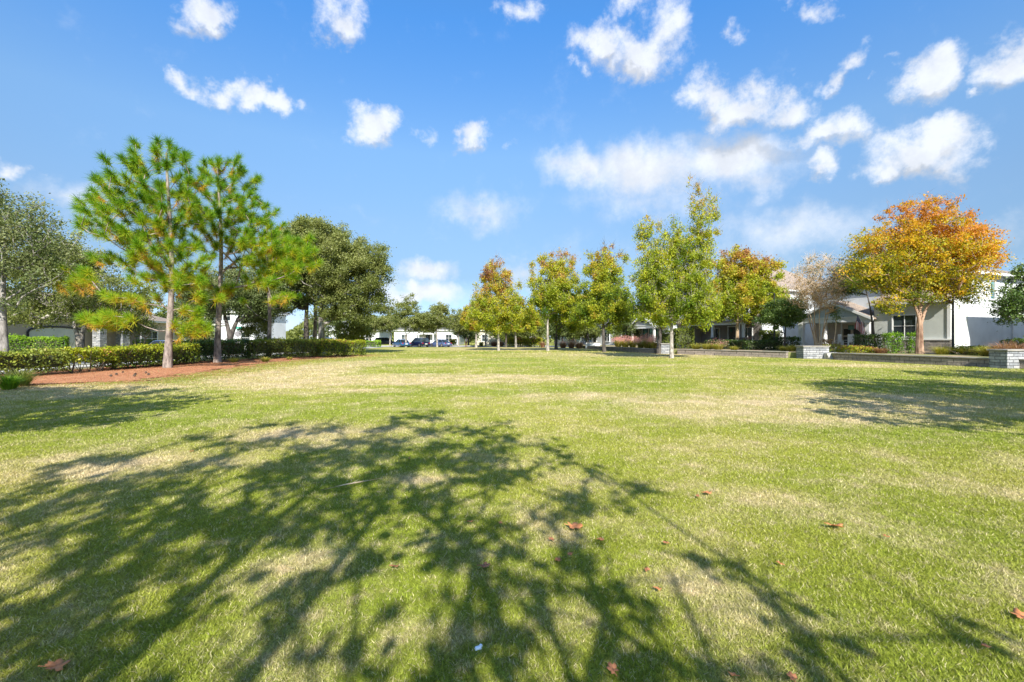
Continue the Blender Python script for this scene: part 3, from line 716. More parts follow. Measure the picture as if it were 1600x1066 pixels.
# ------------------------------------------------------------------ retaining walls, pillars, steps
def wall_run(label, pts, h, th, zc=0.0):
    o = Vector(pts[0]); root = empty('retaining_wall', (o.x, o.y, 0), 0, label, 'retaining wall', 'stretches of the low garden retaining wall')
    a = MB(); b = MB()
    for (x1, y1), (x2, y2) in zip(pts[:-1], pts[1:]):
        d = Vector((x2 - x1, y2 - y1)); L = d.length; an = math.atan2(d.y, d.x); mx, my = (x1 + x2) / 2 - o.x, (y1 + y2) / 2 - o.y
        a.box((mx, my, h / 2 - .05), (L + .06, th, h + .1), an); b.box((mx, my, h + .035), (L + .10, th + .1, .07), an)
    a.build('wall', M['block'], root, .01); b.build('cap', M['cap'], root, .012)
wall_run('long brown block retaining wall running from the steps to the stone pillar at right', WALL, .46, .3)
wall_run('brown block retaining wall with slanting light streaks left of the wide stone pillar', WALL2, .46, .3)
wall_run('far brown retaining wall below the pink feathery grasses', WALL3, .42, .3)
def pillar(label, loc, d, h, rz, mat=None):
    root = empty('stone_pillar', loc, rz, label, 'stone pillar', 'pale stacked stone pillars along the retaining wall')
    a = MB(); a.box((0, 0, h / 2 - .05), (d[0], d[1], h + .1)); a.build('masonry', mat or M['stone_white'], root, .015)
    b = MB(); b.box((0, 0, h + .045), (d[0] + .12, d[1] + .12, .09)); b.build('cap', M['cap'], root, .015)
def angle(p, q): return math.atan2(q[1] - p[1], q[0] - p[0])
pillar('low pale ledge stone wall end at the right edge of the lawn', (27.25, 24.5, 0), (2.3, .9, ), .93, 0.05)
pillar('wide whitish stone pillar beside the garden steps below the bare crape myrtle', (24.0, 36.35, 0), (1.95, 1.0), .93, -.05)
pillar('small white stone pillar behind the pale maple trunk', (16.05, 47.3, 0), (1.1, .6), 1.0, -.2)
pillar('far plain white block pillar left of the leaning trunk', (12.6, 71.0, 0), (2.2, .8), .9, -.1, M['stucco_white'])
st = empty('garden_steps', (25.05, 35.3, 0), -.15, 'three grey steps between the wide white pillar and the long retaining wall', 'steps')
for k in range(3):
    s_ = MB(); s_.box((.1 * 0, k * .32 - .35, .155 * (k + 1) / 2 - .02), (1.15, .38 if k < 2 else .7, .155 * (k + 1))); s_.build('step', M['conc'], st, .01)
ribbon('front_path', [(25.0, 35.7), (27.6, 40.2), (30.3, 43.4)], 1.1, TZ + .012, M['conc'])

# ------------------------------------------------------------------ houses
def hip_roof(W, D, z, zr, ov=.5, th=.2):
    """x 0..W, y -D..0; ridge along the longer side"""
    x0, x1, y0, y1 = -ov, W + ov, -D - ov, ov
    if W >= D:
        i = (y1 - y0) / 2; r = [(x0 + i, (y0 + y1) / 2, zr), (max(x1 - i, x0 + i + .01), (y0 + y1) / 2, zr)]
        fs = [(0, 1, 5, 4), (1, 2, 5), (2, 3, 4, 5), (3, 0, 4)]
    else:
        i = (x1 - x0) / 2; r = [((x0 + x1) / 2, y0 + i, zr), ((x0 + x1) / 2, max(y1 - i, y0 + i + .01), zr)]
        fs = [(0, 1, 4), (1, 2, 5, 4), (2, 3, 5), (3, 0, 4, 5)]
    base = [(x0, y0, z), (x1, y0, z), (x1, y1, z), (x0, y1, z)]
    return base + r, fs
def window(root, c, w_, h_, face, pane='glass', frame='white', grid=(2, 2), sh=None):
    """c on the wall plane; face 'f' looks along +y, 's' along -x, 'r' along +x"""
    f = MB(); p = MB(); x, y, z = c; fw = .09
    def bx(mb, u, v, du, dv, off, dp):
        if face == 'f': mb.box((x + u, y + off, z + v), (du, dp, dv))
        else:
            sg = -1 if face == 's' else 1; mb.box((x + sg * off, y + u, z + v), (dp, du, dv))
    bx(f, 0, h_ / 2 + fw / 2, w_ + 2 * fw, fw, .05, .12); bx(f, 0, -h_ / 2 - fw / 2 - .01, w_ + 2 * fw + .12, fw + .03, .07, .17)
    for s_ in (-1, 1): bx(f, s_ * (w_ / 2 + fw / 2), 0, fw, h_, .05, .115)
    for i in range(1, grid[0]): bx(f, -w_ / 2 + w_ * i / grid[0], 0, .045, h_, .03, .06)
    for j in range(1, grid[1]): bx(f, 0, -h_ / 2 + h_ * j / grid[1], w_, .04, .031, .055)
    bx(p, 0, 0, w_, h_, .005, .03)
    fo = f.build('window', M[frame], root); p.build('pane', M[pane], fo)
    if sh:
        for s_ in (-1, 1):
            q = MB(); bx(q, s_ * (w_ / 2 + fw + .26), 0, .42, h_ + .1, .03, .06)
            for k in range(8): bx(q, s_ * (w_ / 2 + fw + .26), -h_ / 2 + h_ * (k + .5) / 8, .32, .05, .07, .03)
            q.build('shutter', M[sh], root)
def door(root, c, w_, h_, mat='door', lite=True):
    f = MB(); x, y, z = c; fw = .14
    f.box((x, y + .04, z + h_ + fw / 2), (w_ + 2 * fw, .12, fw))
    for s_ in (-1, 1): f.box((x + s_ * (w_ / 2 + fw / 2), y + .04, z + h_ / 2), (fw, .115, h_))
    f.build('door_frame', M['white'], root)
    d = MB(); d.box((x, y + .02, z + h_ / 2), (w_, .05, h_))
    for px_ in (-.25, .25):
        for k, (zz, hh) in enumerate(((.25, .3), (.62, .28))): d.box((x + px_ * w_, y + .05, z + h_ * (zz + .0)), (w_ * .36, .03, h_ * hh))
    do = d.build('door', M[mat], root, .01)
    if lite: g = MB(); g.box((x + .1, y + .06, z + h_ * .82), (w_ * .28, .03, h_ * .2)); g.build('door_pane', M['glass_blue'], do)
    k = MB(); k.tube([(x + w_ * .42, y + .05, z + 1.0), (x + w_ * .42, y + .12, z + 1.0)], [.03, .035], 8); k.build('handle', M['chrome'], do)
def garage(root, x, y, z, w_, h_, arch=True):
    f = MB(); n = 12
    pts = [(x - w_ / 2 - .18, z), (x - w_ / 2 - .18, z + h_ - .1)]
    ap = [(x + (w_ / 2) * math.cos(PI - PI * i / n), z + h_ - .45 + .45 * math.sin(PI * i / n)) for i in range(n + 1)] if arch else [(x - w_ / 2, z + h_), (x + w_ / 2, z + h_)]
    d = MB(); d.prism([(x - w_ / 2, z)] + ap + [(x + w_ / 2, z)], y + .01, y + .05)
    for k in range(1, 4): d.box((x, y + .055, z + h_ * .22 * k), (w_, .02, .03))
    for k in range(1, 8): d.box((x - w_ / 2 + w_ * k / 8, y + .055, z + h_ * .4), (.03, .018, h_ * .78))
    d.build('garage_door', M['stucco_grey'], root)
    for i in range(len(ap) - 1):
        (xa_, za_), (xb_, zb_) = ap[i], ap[i + 1]
        f.tube([(xa_, y + .05, za_ + .06), (xb_, y + .05, zb_ + .06)], .085, 6)
    f.tube([(x - w_ / 2 - .04, y + .05, z), (x - w_ / 2 - .04, y + .05, z + h_ - .4)], .085, 6); f.tube([(x + w_ / 2 + .04, y + .05, z), (x + w_ / 2 + .04, y + .05, z + h_ - .4)], .085, 6)
    f.build('garage_arch', M['black'], root)
def gable_porch(root, x0, x1, y0, y1, zf, zb, zp, wallm, cols, roofm='shingle', colm='white', stone=False, vent=True, slope_cols=.28):
    fl = MB(); fl.box(((x0 + x1) / 2, (y0 + y1) / 2, zf / 2 - .1), (x1 - x0, y1 - y0, zf + .2)); fl.build('porch_floor', M['conc'], root)
    bm = MB(); bm.box(((x0 + x1) / 2, y1 - .18, zb + .21), (x1 - x0, .32, .42)); bm.box(((x0 + x1) / 2, y1 - .18, zb + .47), (x1 - x0 + .25, .45, .1))
    for xx in (x0 + .16, x1 - .16): bm.box((xx, (y0 + y1) / 2 - .18, zb + .21), (.32, y1 - y0 - .36, .418))
    bm.build('porch_beam', M['white'], root)
    g = MB(); xm = (x0 + x1) / 2; g.prism([(x0 + .05, zb + .52), (xm, zp - .12), (x1 - .05, zb + .52)], y1 - .14, y1 - .30); g.build('gable', M[wallm], root)
    r = MB(); th = .14; ov = .35; sl = (zp - zb - .5) / ((x1 - x0) / 2)
    for s_ in (-1, 1):
        xe = xm + s_ * ((x1 - x0) / 2 + ov); ze = zb + .5 - ov * sl
        vs = [(xm, y1 + .18, zp), (xe, y1 + .18, ze), (xe, y0 - .8, ze), (xm, y0 - .8, zp)]
        vs += [(a, b, c - th) for a, b, c in vs]
        r.add(vs, [(0, 1, 2, 3), (4, 7, 6, 5), (0, 4, 5, 1), (1, 5, 6, 2), (2, 6, 7, 3)])
    r.build('porch_roof', M[roofm], root)
    tr_ = MB()
    for s_ in (-1, 1):
        xe = xm + s_ * ((x1 - x0) / 2 + ov); ze = zb + .5 - ov * sl
        vs = [(xm, y1 + .18, zp - .03), (xe, y1 + .18, ze - .03), (xe, y1 + .18, ze - .26), (xm, y1 + .18, zp - .28)]; vs += [(a, b + .06, c) for a, b, c in vs]
        tr_.add(vs, [(0, 1, 2, 3), (4, 5, 6, 7), (0, 4, 5, 1), (1, 5, 6, 2), (2, 6, 7, 3), (3, 7, 4, 0)])
    tr_.build('barge_board', M['white'], root)
    if vent:
        v = MB(); v.box((xm, y1 - .10, zb + .52 + (zp - zb - .5) * .42), (.62, .08, .62)); vo = v.build('gable_vent', M['black'], root)
    for cx_ in cols:
        c_ = MB(); c_.box((cx_, y1 - .2, (zf + zb) / 2), (slope_cols, slope_cols, zb - zf)); c_.box((cx_, y1 - .2, zb - .08), (slope_cols + .12, slope_cols + .12, .15)); co = c_.build('column', M[colm], root, .01)
        p_ = MB(); hh = 1.0 if stone else .3; p_.box((cx_, y1 - .2, zf + hh / 2), (slope_cols + .3, slope_cols + .3, hh)); p_.build('plinth', M['stone'] if stone else M['white'], co)

LA = math.atan2(.929, -.369)      # facades of the right-hand row run this way
def house(name, label, loc, rz, W, D, eave, ridge, wm, rm, wins=(), base=None, fas='white', gutter=True):
    root = empty(name, loc, rz, label, 'house', 'houses around the park')
    b = MB(); b.box((W / 2, -D / 2, eave / 2 - .25), (W, D, eave + .5)); b.build('wall', M[wm], root)
    v, f = hip_roof(W, D, eave + .12, ridge); r = MB(); r.add(v, f); n = [(-.5, -D - .5), (W + .5, -D - .5), (W + .5, .5), (-.5, .5)]
    r.build('roof', M[rm], root)
    s = MB(); s.box((W / 2, -D / 2, eave + .02), (W + .94, D + .94, .18)); s.build('soffit', M[fas], root)
    for w_ in wins: window(root, **w_)
    return root
def on_line(px, O, y0):     # local x on a facade plane of a house whose corner is O
    tx, ty = -.369, .929; nx, ny = -.929, -.369; k = (px - 800) / F
    return (k * (O[1] + ny * y0) - (O[0] + nx * y0)) / (tx - k * ty)

# house 1, the pale house with the gabled porch
O1 = (36.1, 37.4); m_ = 2.5
h1 = house('house', 'pale grey two storey house with gabled porch and american flag at right', (O1[0] + .929 * m_, O1[1] + .369 * m_, TZ), LA, 13.2, 12.5, 6.7, 9.3, 'stucco_white', 'shingle',
  [dict(c=(0, -3.6, 5.35), w_=.75, h_=1.55, face='s', pane='glass_blue', grid=(1, 2)), dict(c=(0, -8.2, 5.2), w_=.9, h_=1.5, face='s', pane='glass_blue'),
   dict(c=(3.0, 0, 5.9), w_=1.4, h_=1.0, face='f')])
L_ = lambda px, y0=0: on_line(px, O1, y0)     # local x at bay-front plane (y = m_ in house coordinates)
b = MB(); bl = L_(1366); b.box((bl / 2, m_ / 2, 2.15), (bl, m_ + .02, 4.5)); b.build('front_room', M['stucco_grey'], h1)
b = MB(); vs = [(-.4, m_ + .45, 4.42), (bl + .4, m_ + .45, 4.42), (bl + .4, 0, 5.5), (-.4, 0, 5.5)]; vs += [(x, y, z - .16) for x, y, z in vs]
b.add(vs, [(0, 1, 2, 3), (4, 7, 6, 5), (0, 4, 5, 1), (1, 5, 6, 2), (3, 7, 4, 0)]); b.build('front_room_roof', M['shingle'], h1)
b = MB(); b.box((bl / 2, m_ + .46, 4.28), (bl + .8, .10, .2)); b.build('fascia', M['white'], h1)
b = MB(); x1_, x2_ = .02, L_(1402); b.box(((x1_ + x2_) / 2, m_ + .05, .45), (x2_ - x1_ + .1, .14, 1.1)); b.build('stone_base', M['stone'], h1)
b = MB(); b.box(((x1_ + x2_) / 2, m_ + .06, 1.06), (x2_ - x1_ + .2, .22, .13)); b.build('sill_band', M['white'], h1)
wl = (L_(1396) + L_(1432)) / 2; ww = abs(L_(1396) - L_(1432))
window(h1, (wl, m_, 2.25), ww, 1.85, 'f', grid=(2, 2))
b = MB(); b.box((.12, m_ + .02, 2.1), (.24, .12, 4.3)); b.build('corner_trim', M['white'], h1)
px0, px1 = L_(1364, 0), L_(1250, 0)
# porch front plane projects a little beyond the front room
gable_porch(h1, px0, px1, 0, m_ + .35, .35, 2.75, 4.95, 'siding_blue', [px0 + .3, L_(1289), px1 - .3], slope_cols=.42)
door(h1, ((L_(1317, -2.4) + L_(1345, -2.4)) / 2, .0, .35), 1.9, 2.35)
b = MB(); b.box(((px0 + px1) / 2, .02, 1.6), (px1 - px0, .06, 2.6)); b.build('porch_back_wall', M['stucco_tan'], h1)
b = MB(); b.tube([(-.02 + px0, m_ + .12, .1), (-.02 + px0, m_ + .12, 3.6)], .06, 8); b.build('downpipe', M['black'], h1)
b = MB(); b.tube([(-.07, -7.0, .0), (-.07, -7.0, 6.6)], .05, 8); b.build('downpipe', M['white'], h1)
b = MB(); b.box((-.56, -5.6, 6.62), (.13, 12.6, .14)); b.build('gutter', M['white'], h1)
b = MB(); b.box((-.02, -5.6, .12), (.08, 12.2, .5)); b.build('foundation_band', M['conc'], h1)
# house 0, outside the frame, shades the side wall
house('house', 'neighbouring pale house just beyond the right edge, shading the blue grey side wall', (39.3 + .369 * 16, 33.3 - .929 * 16, TZ), LA, 16, 12, 6.3, 8.8, 'stucco_white', 'shingle')

# house 2, tan house with the stone columned porch
O2 = (29.6, 53.9)
h2 = house('house', 'tan two storey house with brown hip roof behind the orange topped maple', (*O2, TZ), LA, 11.8, 13, 6.95, 11.7, 'stucco_white', 'shingle',
  [dict(c=(2.5, 0, 4.9), w_=1.4, h_=1.4, face='f'), dict(c=(6.0, 0, 4.9), w_=1.4, h_=1.4, face='f'), dict(c=(9.4, 0, 4.9), w_=1.4, h_=1.4, face='f'), dict(c=(0, -6, 4.8), w_=1.0, h_=1.3, face='s')])
l2 = lambda px, y0: on_line(px, O2, y0)
b = MB(); b.box((10.7, 1.0, 1.9), (2.3, 2.0, 4.2)); b.build('side_bay', M['stucco_tan'], h2)
window(h2, (10.7, 2.0, 1.75), 1.0, 1.9, 'f', 'glass_blue', grid=(1, 2))
b = MB(); vs = [(-.3, 2.9, 3.25), (12.2, 2.9, 3.25), (12.2, 0, 4.2), (-.3, 0, 4.2)]; vs += [(x, y, z - .15) for x, y, z in vs]
b.add(vs, [(0, 1, 2, 3), (4, 7, 6, 5), (0, 4, 5, 1), (1, 5, 6, 2), (3, 7, 4, 0)]); b.build('porch_roof', M['shingle'], h2)
b = MB(); b.box((4.9, 2.55, 2.95), (9.5, .3, .3)); b.build('porch_beam', M['white'], h2)
b = MB(); b.box((4.8, .03, 1.5), (9.4, .08, 2.9)); b.build('porch_back_wall', M['stucco_brown'], h2)
b = MB(); b.box((4.8, 1.3, 0.05), (9.6, 2.7, .5)); b.build('porch_floor', M['conc'], h2)
for xx in (.4, 1.1, 5.0, 9.1):
    b = MB(); b.box((xx, 2.5, 1.9), (.26, .26, 1.9)); co = b.build('column', M['white'], h2); q = MB(); q.box((xx, 2.5, .72), (.62, .62, .95)); q.box((xx, 2.5, 1.23), (.75, .75, .1)); q.build('plinth', M['stone'], co)
door(h2, (4.2, .08, .3), 1.1, 2.3)
window(h2, (6.9, .08, 1.6), 1.3, 1.7, 'f', grid=(2, 1)); window(h2, (1.9, .08, 1.6), 1.3, 1.7, 'f', grid=(2, 1))

# house 3
O3 = (24.0, 68.1)
h3 = house('house', 'white house with pale grey gabled entrance seen between the maple trunks', (*O3, TZ), LA, 12.5, 12, 3.6, 6.6, 'stucco_white', 'shingle_dark',
  [dict(c=(10.6, 0, 1.8), w_=1.6, h_=1.6, face='f')])
gable_porch(h3, 1.6, 7.6, 0, 2.0, .3, 2.7, 5.0, 'siding_grey', [1.9, 7.3], 'shingle_pale', vent=True)
for xx in (3.0, 4.6, 6.2): window(h3, (xx, .0, 1.6), 1.15, 2.1, 'f', 'glass_blue', 'black', grid=(1, 2))
b = MB(); b.prism([(3.4, 5.0), (4.6, 6.2), (5.8, 5.0)], -.6, .9); b.build('dormer', M['siding_grey'], h3)
b = MB(); b.box((4.6, .95, 5.0), (2.8, .16, .18)); b.build('dormer_trim', M['white'], h3)
# house 4, 5 and those across the far street
h4 = house('house', 'white porch fronted house behind the smaller maples in the middle of the row', (18.6, 83.0, .2), LA, 12, 11, 3.5, 6.4, 'stucco_white', 'shingle_dark',
  [dict(c=(2.2, 0, 1.7), w_=1.6, h_=1.6, face='f'), dict(c=(10, 0, 1.7), w_=1.5, h_=1.6, face='f')])
gable_porch(h4, 4.2, 8.6, 0, 2.0, .3, 2.6, 4.4, 'siding_grey', [4.5, 8.3], 'shingle_dark')
door(h4, (6.4, 0.02, .3), 1.1, 2.2)
def front_house(label, x, y, W, D, eave, ridge, wm, rm, rz=PI, gar=False, porch=True, z=0):
    # rz=PI: facade looks towards -y (the park)
    h = house('house', label, (x, y, z), rz, W, D, eave, ridge, wm, rm,
      [dict(c=(W * .16, 0, 1.7), w_=1.4, h_=1.6, face='f'), dict(c=(W * .84, 0, 1.7), w_=1.4, h_=1.6, face='f')] + ([dict(c=(W * q, 0, 4.9), w_=1.2, h_=1.4, face='f') for q in (.2, .5, .8)] if eave > 5 else []))
    if porch: gable_porch(h, W * .36, W * .62, 0, 2.0, .3, 2.6, 4.2 if eave < 5 else 4.4, 'siding_grey', [W * .36 + .3, W * .62 - .3], rm); door(h, (W * .48, .02, .3), 1.1, 2.2)
    if gar: garage(h, W * .84, .0, 0, 4.6, 2.5, False)
    return h
front_house('white house across the far street behind the black parked car', -13, 112, 16, 12, 3.6, 6.6, 'stucco_white', 'shingle_dark')
front_house('pale house across the far street behind the dark blue cars', -33, 113, 16, 12, 3.5, 6.4, 'stucco_white', 'shingle_pale')
front_house('cream house at the end of the park behind the yellow shrub', 6, 111, 15, 12, 3.5, 6.3, 'stucco_cream', 'shingle')
front_house('grey roofed house at the end of the park behind the far maples', 27, 110, 15, 12, 3.5, 6.5, 'stucco_grey', 'shingle_dark')
# left side of the street
hw = front_house('white two storey house with dark windows seen between the oak and pine trunks', -27.5, 64, 9, 7, 5.4, 7.8, 'stucco_white', 'shingle_dark', PI - .15, porch=False); hw.location = (-37.3, 66, 0)
hb = front_house('low white house with blue grey garage door beyond the end of the hedge', -33, 84, 1, 1, 3.2, 5.4, 'stucco_white', 'shingle_dark', PI, porch=False) if False else None
# tan house with arched garage door at far left, looking at the street
hl = house('house', 'tan house with arched garage door and stone columns behind the left hedge', (-41.5, 56, 0), -PI / 2, 25, 14, 3.5, 6.4, 'stucco_tan', 'shingle',
  [dict(c=(3.6, 0, 1.6), w_=1.5, h_=1.6, face='f'), dict(c=(22.5, 0, 1.8), w_=1.3, h_=1.5, face='f')])
garage(hl, 14.5, 0, 0, 5.0, 2.6)
b = MB(); b.box((23.4, .8, 1.6), (3.1, 1.7, 3.4)); b.build('side_bay', M['stucco_cream'], hl)
for xx in (6.2, 8.6, 11.2):
    q = MB(); q.box((xx, .9, 1.5), (.75, .75, 3.2)); q.build('stone_column', M['stone_white'], hl, .01)
b = MB(); b.box((8.7, .9, 3.2), (6.6, .8, .35)); b.build('porch_beam', M['white'], hl); door(hl, (7.4, 0.02, .1), 1.1, 2.2)
h6 = house('house', 'white house on the left street partly hidden behind the tall oaks', (-41, 80, 0), -PI / 2, 13, 12, 3.6, 6.4, 'stucco_white', 'shingle_dark',
  [dict(c=(3, 0, 1.7), w_=1.4, h_=1.5, face='f'), dict(c=(10, 0, 1.7), w_=1.4, h_=1.5, face='f'), dict(c=(13, -4, 1.7), w_=1.2, h_=1.5, face='r')])

# ------------------------------------------------------------------ vehicles
def car(name, label, loc, rz, paint, suv=False, cat='car', group='cars parked near the park'):
    root = empty(name, loc, rz, label, cat, group)
    L = 4.6 if not suv else 4.7; W = 1.82; hh = 1.45 if not suv else 1.72; bl = .78 if not suv else .95
    # side profile (x forward), half width at that height
    body = [(-L / 2, .35), (-L / 2 - .03, .62), (-L / 2 + .05, bl), (-L / 2 + .9, bl + .05), (.35, bl + .04), (1.15, bl), (L / 2 - .25, bl - .14), (L / 2, .62), (L / 2 + .02, .35), (L / 2 - .12, .22), (-L / 2 + .12, .22)]
    b = MB(); n = len(body); rows = []
    for s_, sc_ in ((-1, .86), (-.93, 1.0), (.93, 1.0), (1, .86)):
        rows.append([(x * (1 if abs(s_) < .95 else .985), s_ * W / 2, .55 + (z - .55) * sc_) for x, z in body])
    vs = [v for r in rows for v in r]; fs = [tuple(range(n)), tuple(range(3 * n, 4 * n))[::-1]]
    for r in range(3):
        for i in range(n): fs.append((r * n + i, r * n + (i + 1) % n, (r + 1) * n + (i + 1) % n, (r + 1) * n + i))
    b.add(vs, fs, True); b.build('body', paint, root, .03)
    if suv: cab = [(-L / 2 + .08, bl), (-L / 2 + .32, hh - .06), (.35, hh), (1.35, bl)]
    else: cab = [(-L / 2 + .55, bl), (-L / 2 + 1.25, hh - .05), (.15, hh), (1.25, bl)]
    g = MB(); w0, w1 = W / 2 - .07, W / 2 - .27
    vs = [(cab[0][0], -w0, bl), (cab[3][0], -w0, bl), (cab[3][0], w0, bl), (cab[0][0], w0, bl), (cab[1][0], -w1, cab[1][1] - .05), (cab[2][0], -w1, hh - .05), (cab[2][0], w1, hh - .05), (cab[1][0], w1, cab[1][1] - .05)]
    g.add(vs, [(0, 1, 5, 4), (1, 2, 6, 5), (2, 3, 7, 6), (3, 0, 4, 7), (4, 5, 6, 7)]); g.build('glass', M['glass'], root)
    r = MB(); r.add([(cab[1][0] - .04, -w1 - .03, cab[1][1] - .06), (cab[2][0] + .04, -w1 - .03, hh - .06), (cab[2][0] + .04, w1 + .03, hh - .06), (cab[1][0] - .04, w1 + .03, cab[1][1] - .06),
       (cab[1][0] + .1, -w1 + .08, cab[1][1] + .01), (cab[2][0] - .1, -w1 + .08, hh), (cab[2][0] - .1, w1 - .08, hh), (cab[1][0] + .1, w1 - .08, cab[1][1] + .01)],
       [(0, 1, 5, 4), (1, 2, 6, 5), (2, 3, 7, 6), (3, 0, 4, 7), (4, 5, 6, 7)])
    for s_ in (-1, 1):
        for a_, c_ in ((0, 4), (1, 5)):
            k = 1 if s_ > 0 else 0
            p0 = vs[(3 if a_ == 0 else 2) if k else a_]; p1 = vs[(7 if a_ == 0 else 6) if k else c_]
            r.tube([p0, p1], .045, 5)
        r.tube([(-.25, s_ * (w0), bl), (-.3, s_ * w1, hh - .05)], .04, 5)
    r.build('roof', paint, root)
    for x in (-L / 2 + .85, L / 2 - .85):
        for s_ in (-1, 1):
            w_ = MB(); w_.tube([(x, s_ * (W / 2 - .22), .33), (x, s_ * (W / 2 + .01), .33)], .33, 20); wo = w_.build('wheel', M['rubber'], root)
            q = MB(); q.tube([(x, s_ * (W / 2 + .012), .33), (x, s_ * (W / 2 + .025), .33)], [.21, .19], 14); q.build('rim', M['chrome'], wo)
    for s_ in (-1, 1):
        q = MB(); q.box((-L / 2 - .0, s_ * .70, .72), (.08, .28, .14)); q.build('tail_light', M['tail'], root)
        q = MB(); q.box((L / 2 - .03, s_ * .66, .62), (.10, .32, .12)); q.build('headlight', M['lampglass'], root)
        q = MB(); q.box((.95, s_ * (W / 2 + .06), bl + .06), (.12, .16, .11)); q.build('mirror', paint, root)
    q = MB(); q.box((-L / 2 - .05, 0, .58), (.02, .5, .13)); q.build('number_plate', M['white'], root)
    return root
M['tail'] = plain('red_lamp_plastic', (.35, .01, .01), .25, .05)
M['lampglass'] = plain('clear_lamp_plastic', (.6, .6, .6), .15, .05)
def paintm(nm, c): return plain(nm, c, .3, .03, 3, metal=.3, coat=.8)
M['blue'] = paintm('bright_blue_paint', (.02, .09, .24)); M['navy'] = paintm('navy_paint', (.008, .012, .045)); M['carblack'] = paintm('black_paint', (.008, .008, .012)); M['steel'] = paintm('steel_blue_paint', (.10, .14, .30)); M['carwhite'] = plain('white_car_paint', (.70, .70, .72), .3, .03, coat=.6)
car('parked_car', 'bright blue car half hidden by the pale tree trunk, leftmost at the far kerb', (xa(627.5, 84.5), 84.5, .014), PI * .5 + .62, M['blue'])
car('parked_suv', 'navy blue tall car parked between the blue car and the silver blue car', (xa(655, 85), 85, .014), PI * .5 + .75, M['navy'], True)
car('parked_car', 'silver blue car behind a thin pale trunk, rightmost at the far kerb', (xa(688, 86), 86, .014), PI * .5 + .85, M['steel'])
car('parked_suv', 'black tall car standing further back beside the bright green hedge', (xa(602, 96.5), 97.0, .1), .25, M['carblack'], True)
car('parked_car', 'white car on the left street just showing above the hedge beside the second pine', (xa(326, 47), 47.5, .02), PI / 2, M['carwhite'])
car('parked_car', 'white car on the left street just showing above the hedge right of the first pine', (xa(284, 43), 41.5, .02), PI / 2, M['carwhite'])
vn = car('parked_suv', 'white and blue grey van body seen past the oak trunk above the hedge', (xa(507, 62), 63, .02), PI / 2 + .2, M['carwhite'], True)

# ------------------------------------------------------------------ street furniture
def lamp_post(label, x, y, z, h):
    root = empty('street_lamp', (x, y, z), 0, label, 'street lamp', 'black lamp posts in the gardens')
    p = MB(); p.tube([(0, 0, 0), (0, 0, .12), (0, 0, .5), (0, 0, h)], [.15, .13, .085, .06], 12); p.build('post', M['black'], root)
    a = MB(); a.tube([(0, 0, h - .1), (-.3, -.05, h + .02), (-.75, -.1, h)], [.03, .028, .03], 8); a.build('arm', M['black'], root)
    l = MB(); l.tube([(-.75, -.1, h + .02), (-.75, -.1, h - .06), (-.75, -.1, h - .14)], [.07, .17, .2], 14); lo = l.build('lamp_head', M['black'], root)
    g = MB(); g.tube([(-.75, -.1, h - .14), (-.75, -.1, h - .22)], [.17, .12], 14); g.build('lens', M['lampglass'], lo)
lamp_post('black lamp post in front of the white side wall near the orange tree', xa(1489, 33.4), 33.4, TZ, 4.7)
lamp_post('black lamp post beneath the white gap right of the orange topped maple', xa(1210, 46.5), 46.5, TZ, 5.8)
sg = empty('stop_sign', (xa(372, 56), 56, 0), .2, 'grey backed stop sign under a green street name blade, left of the second pine', 'road sign')
p = MB(); p.tube([(0, 0, 0), (0, 0, 3.0)], .035, 8); p.build('post', M['galv'], sg)
p = MB(); p.tube([(0, -.05, 2.15), (0, -.03, 2.15)], [.38, .38], 8); p.build('sign_face', M['signback'], sg)
p = MB(); p.box((0, -.0, 2.92), (.95, .02, .26)); p.build('street_name_blade', M['signgreen'], sg)
p = MB(); p.box((0, -.0, 2.66), (.02, .8, .2)); p.build('cross_street_blade', M['signgreen'], sg)

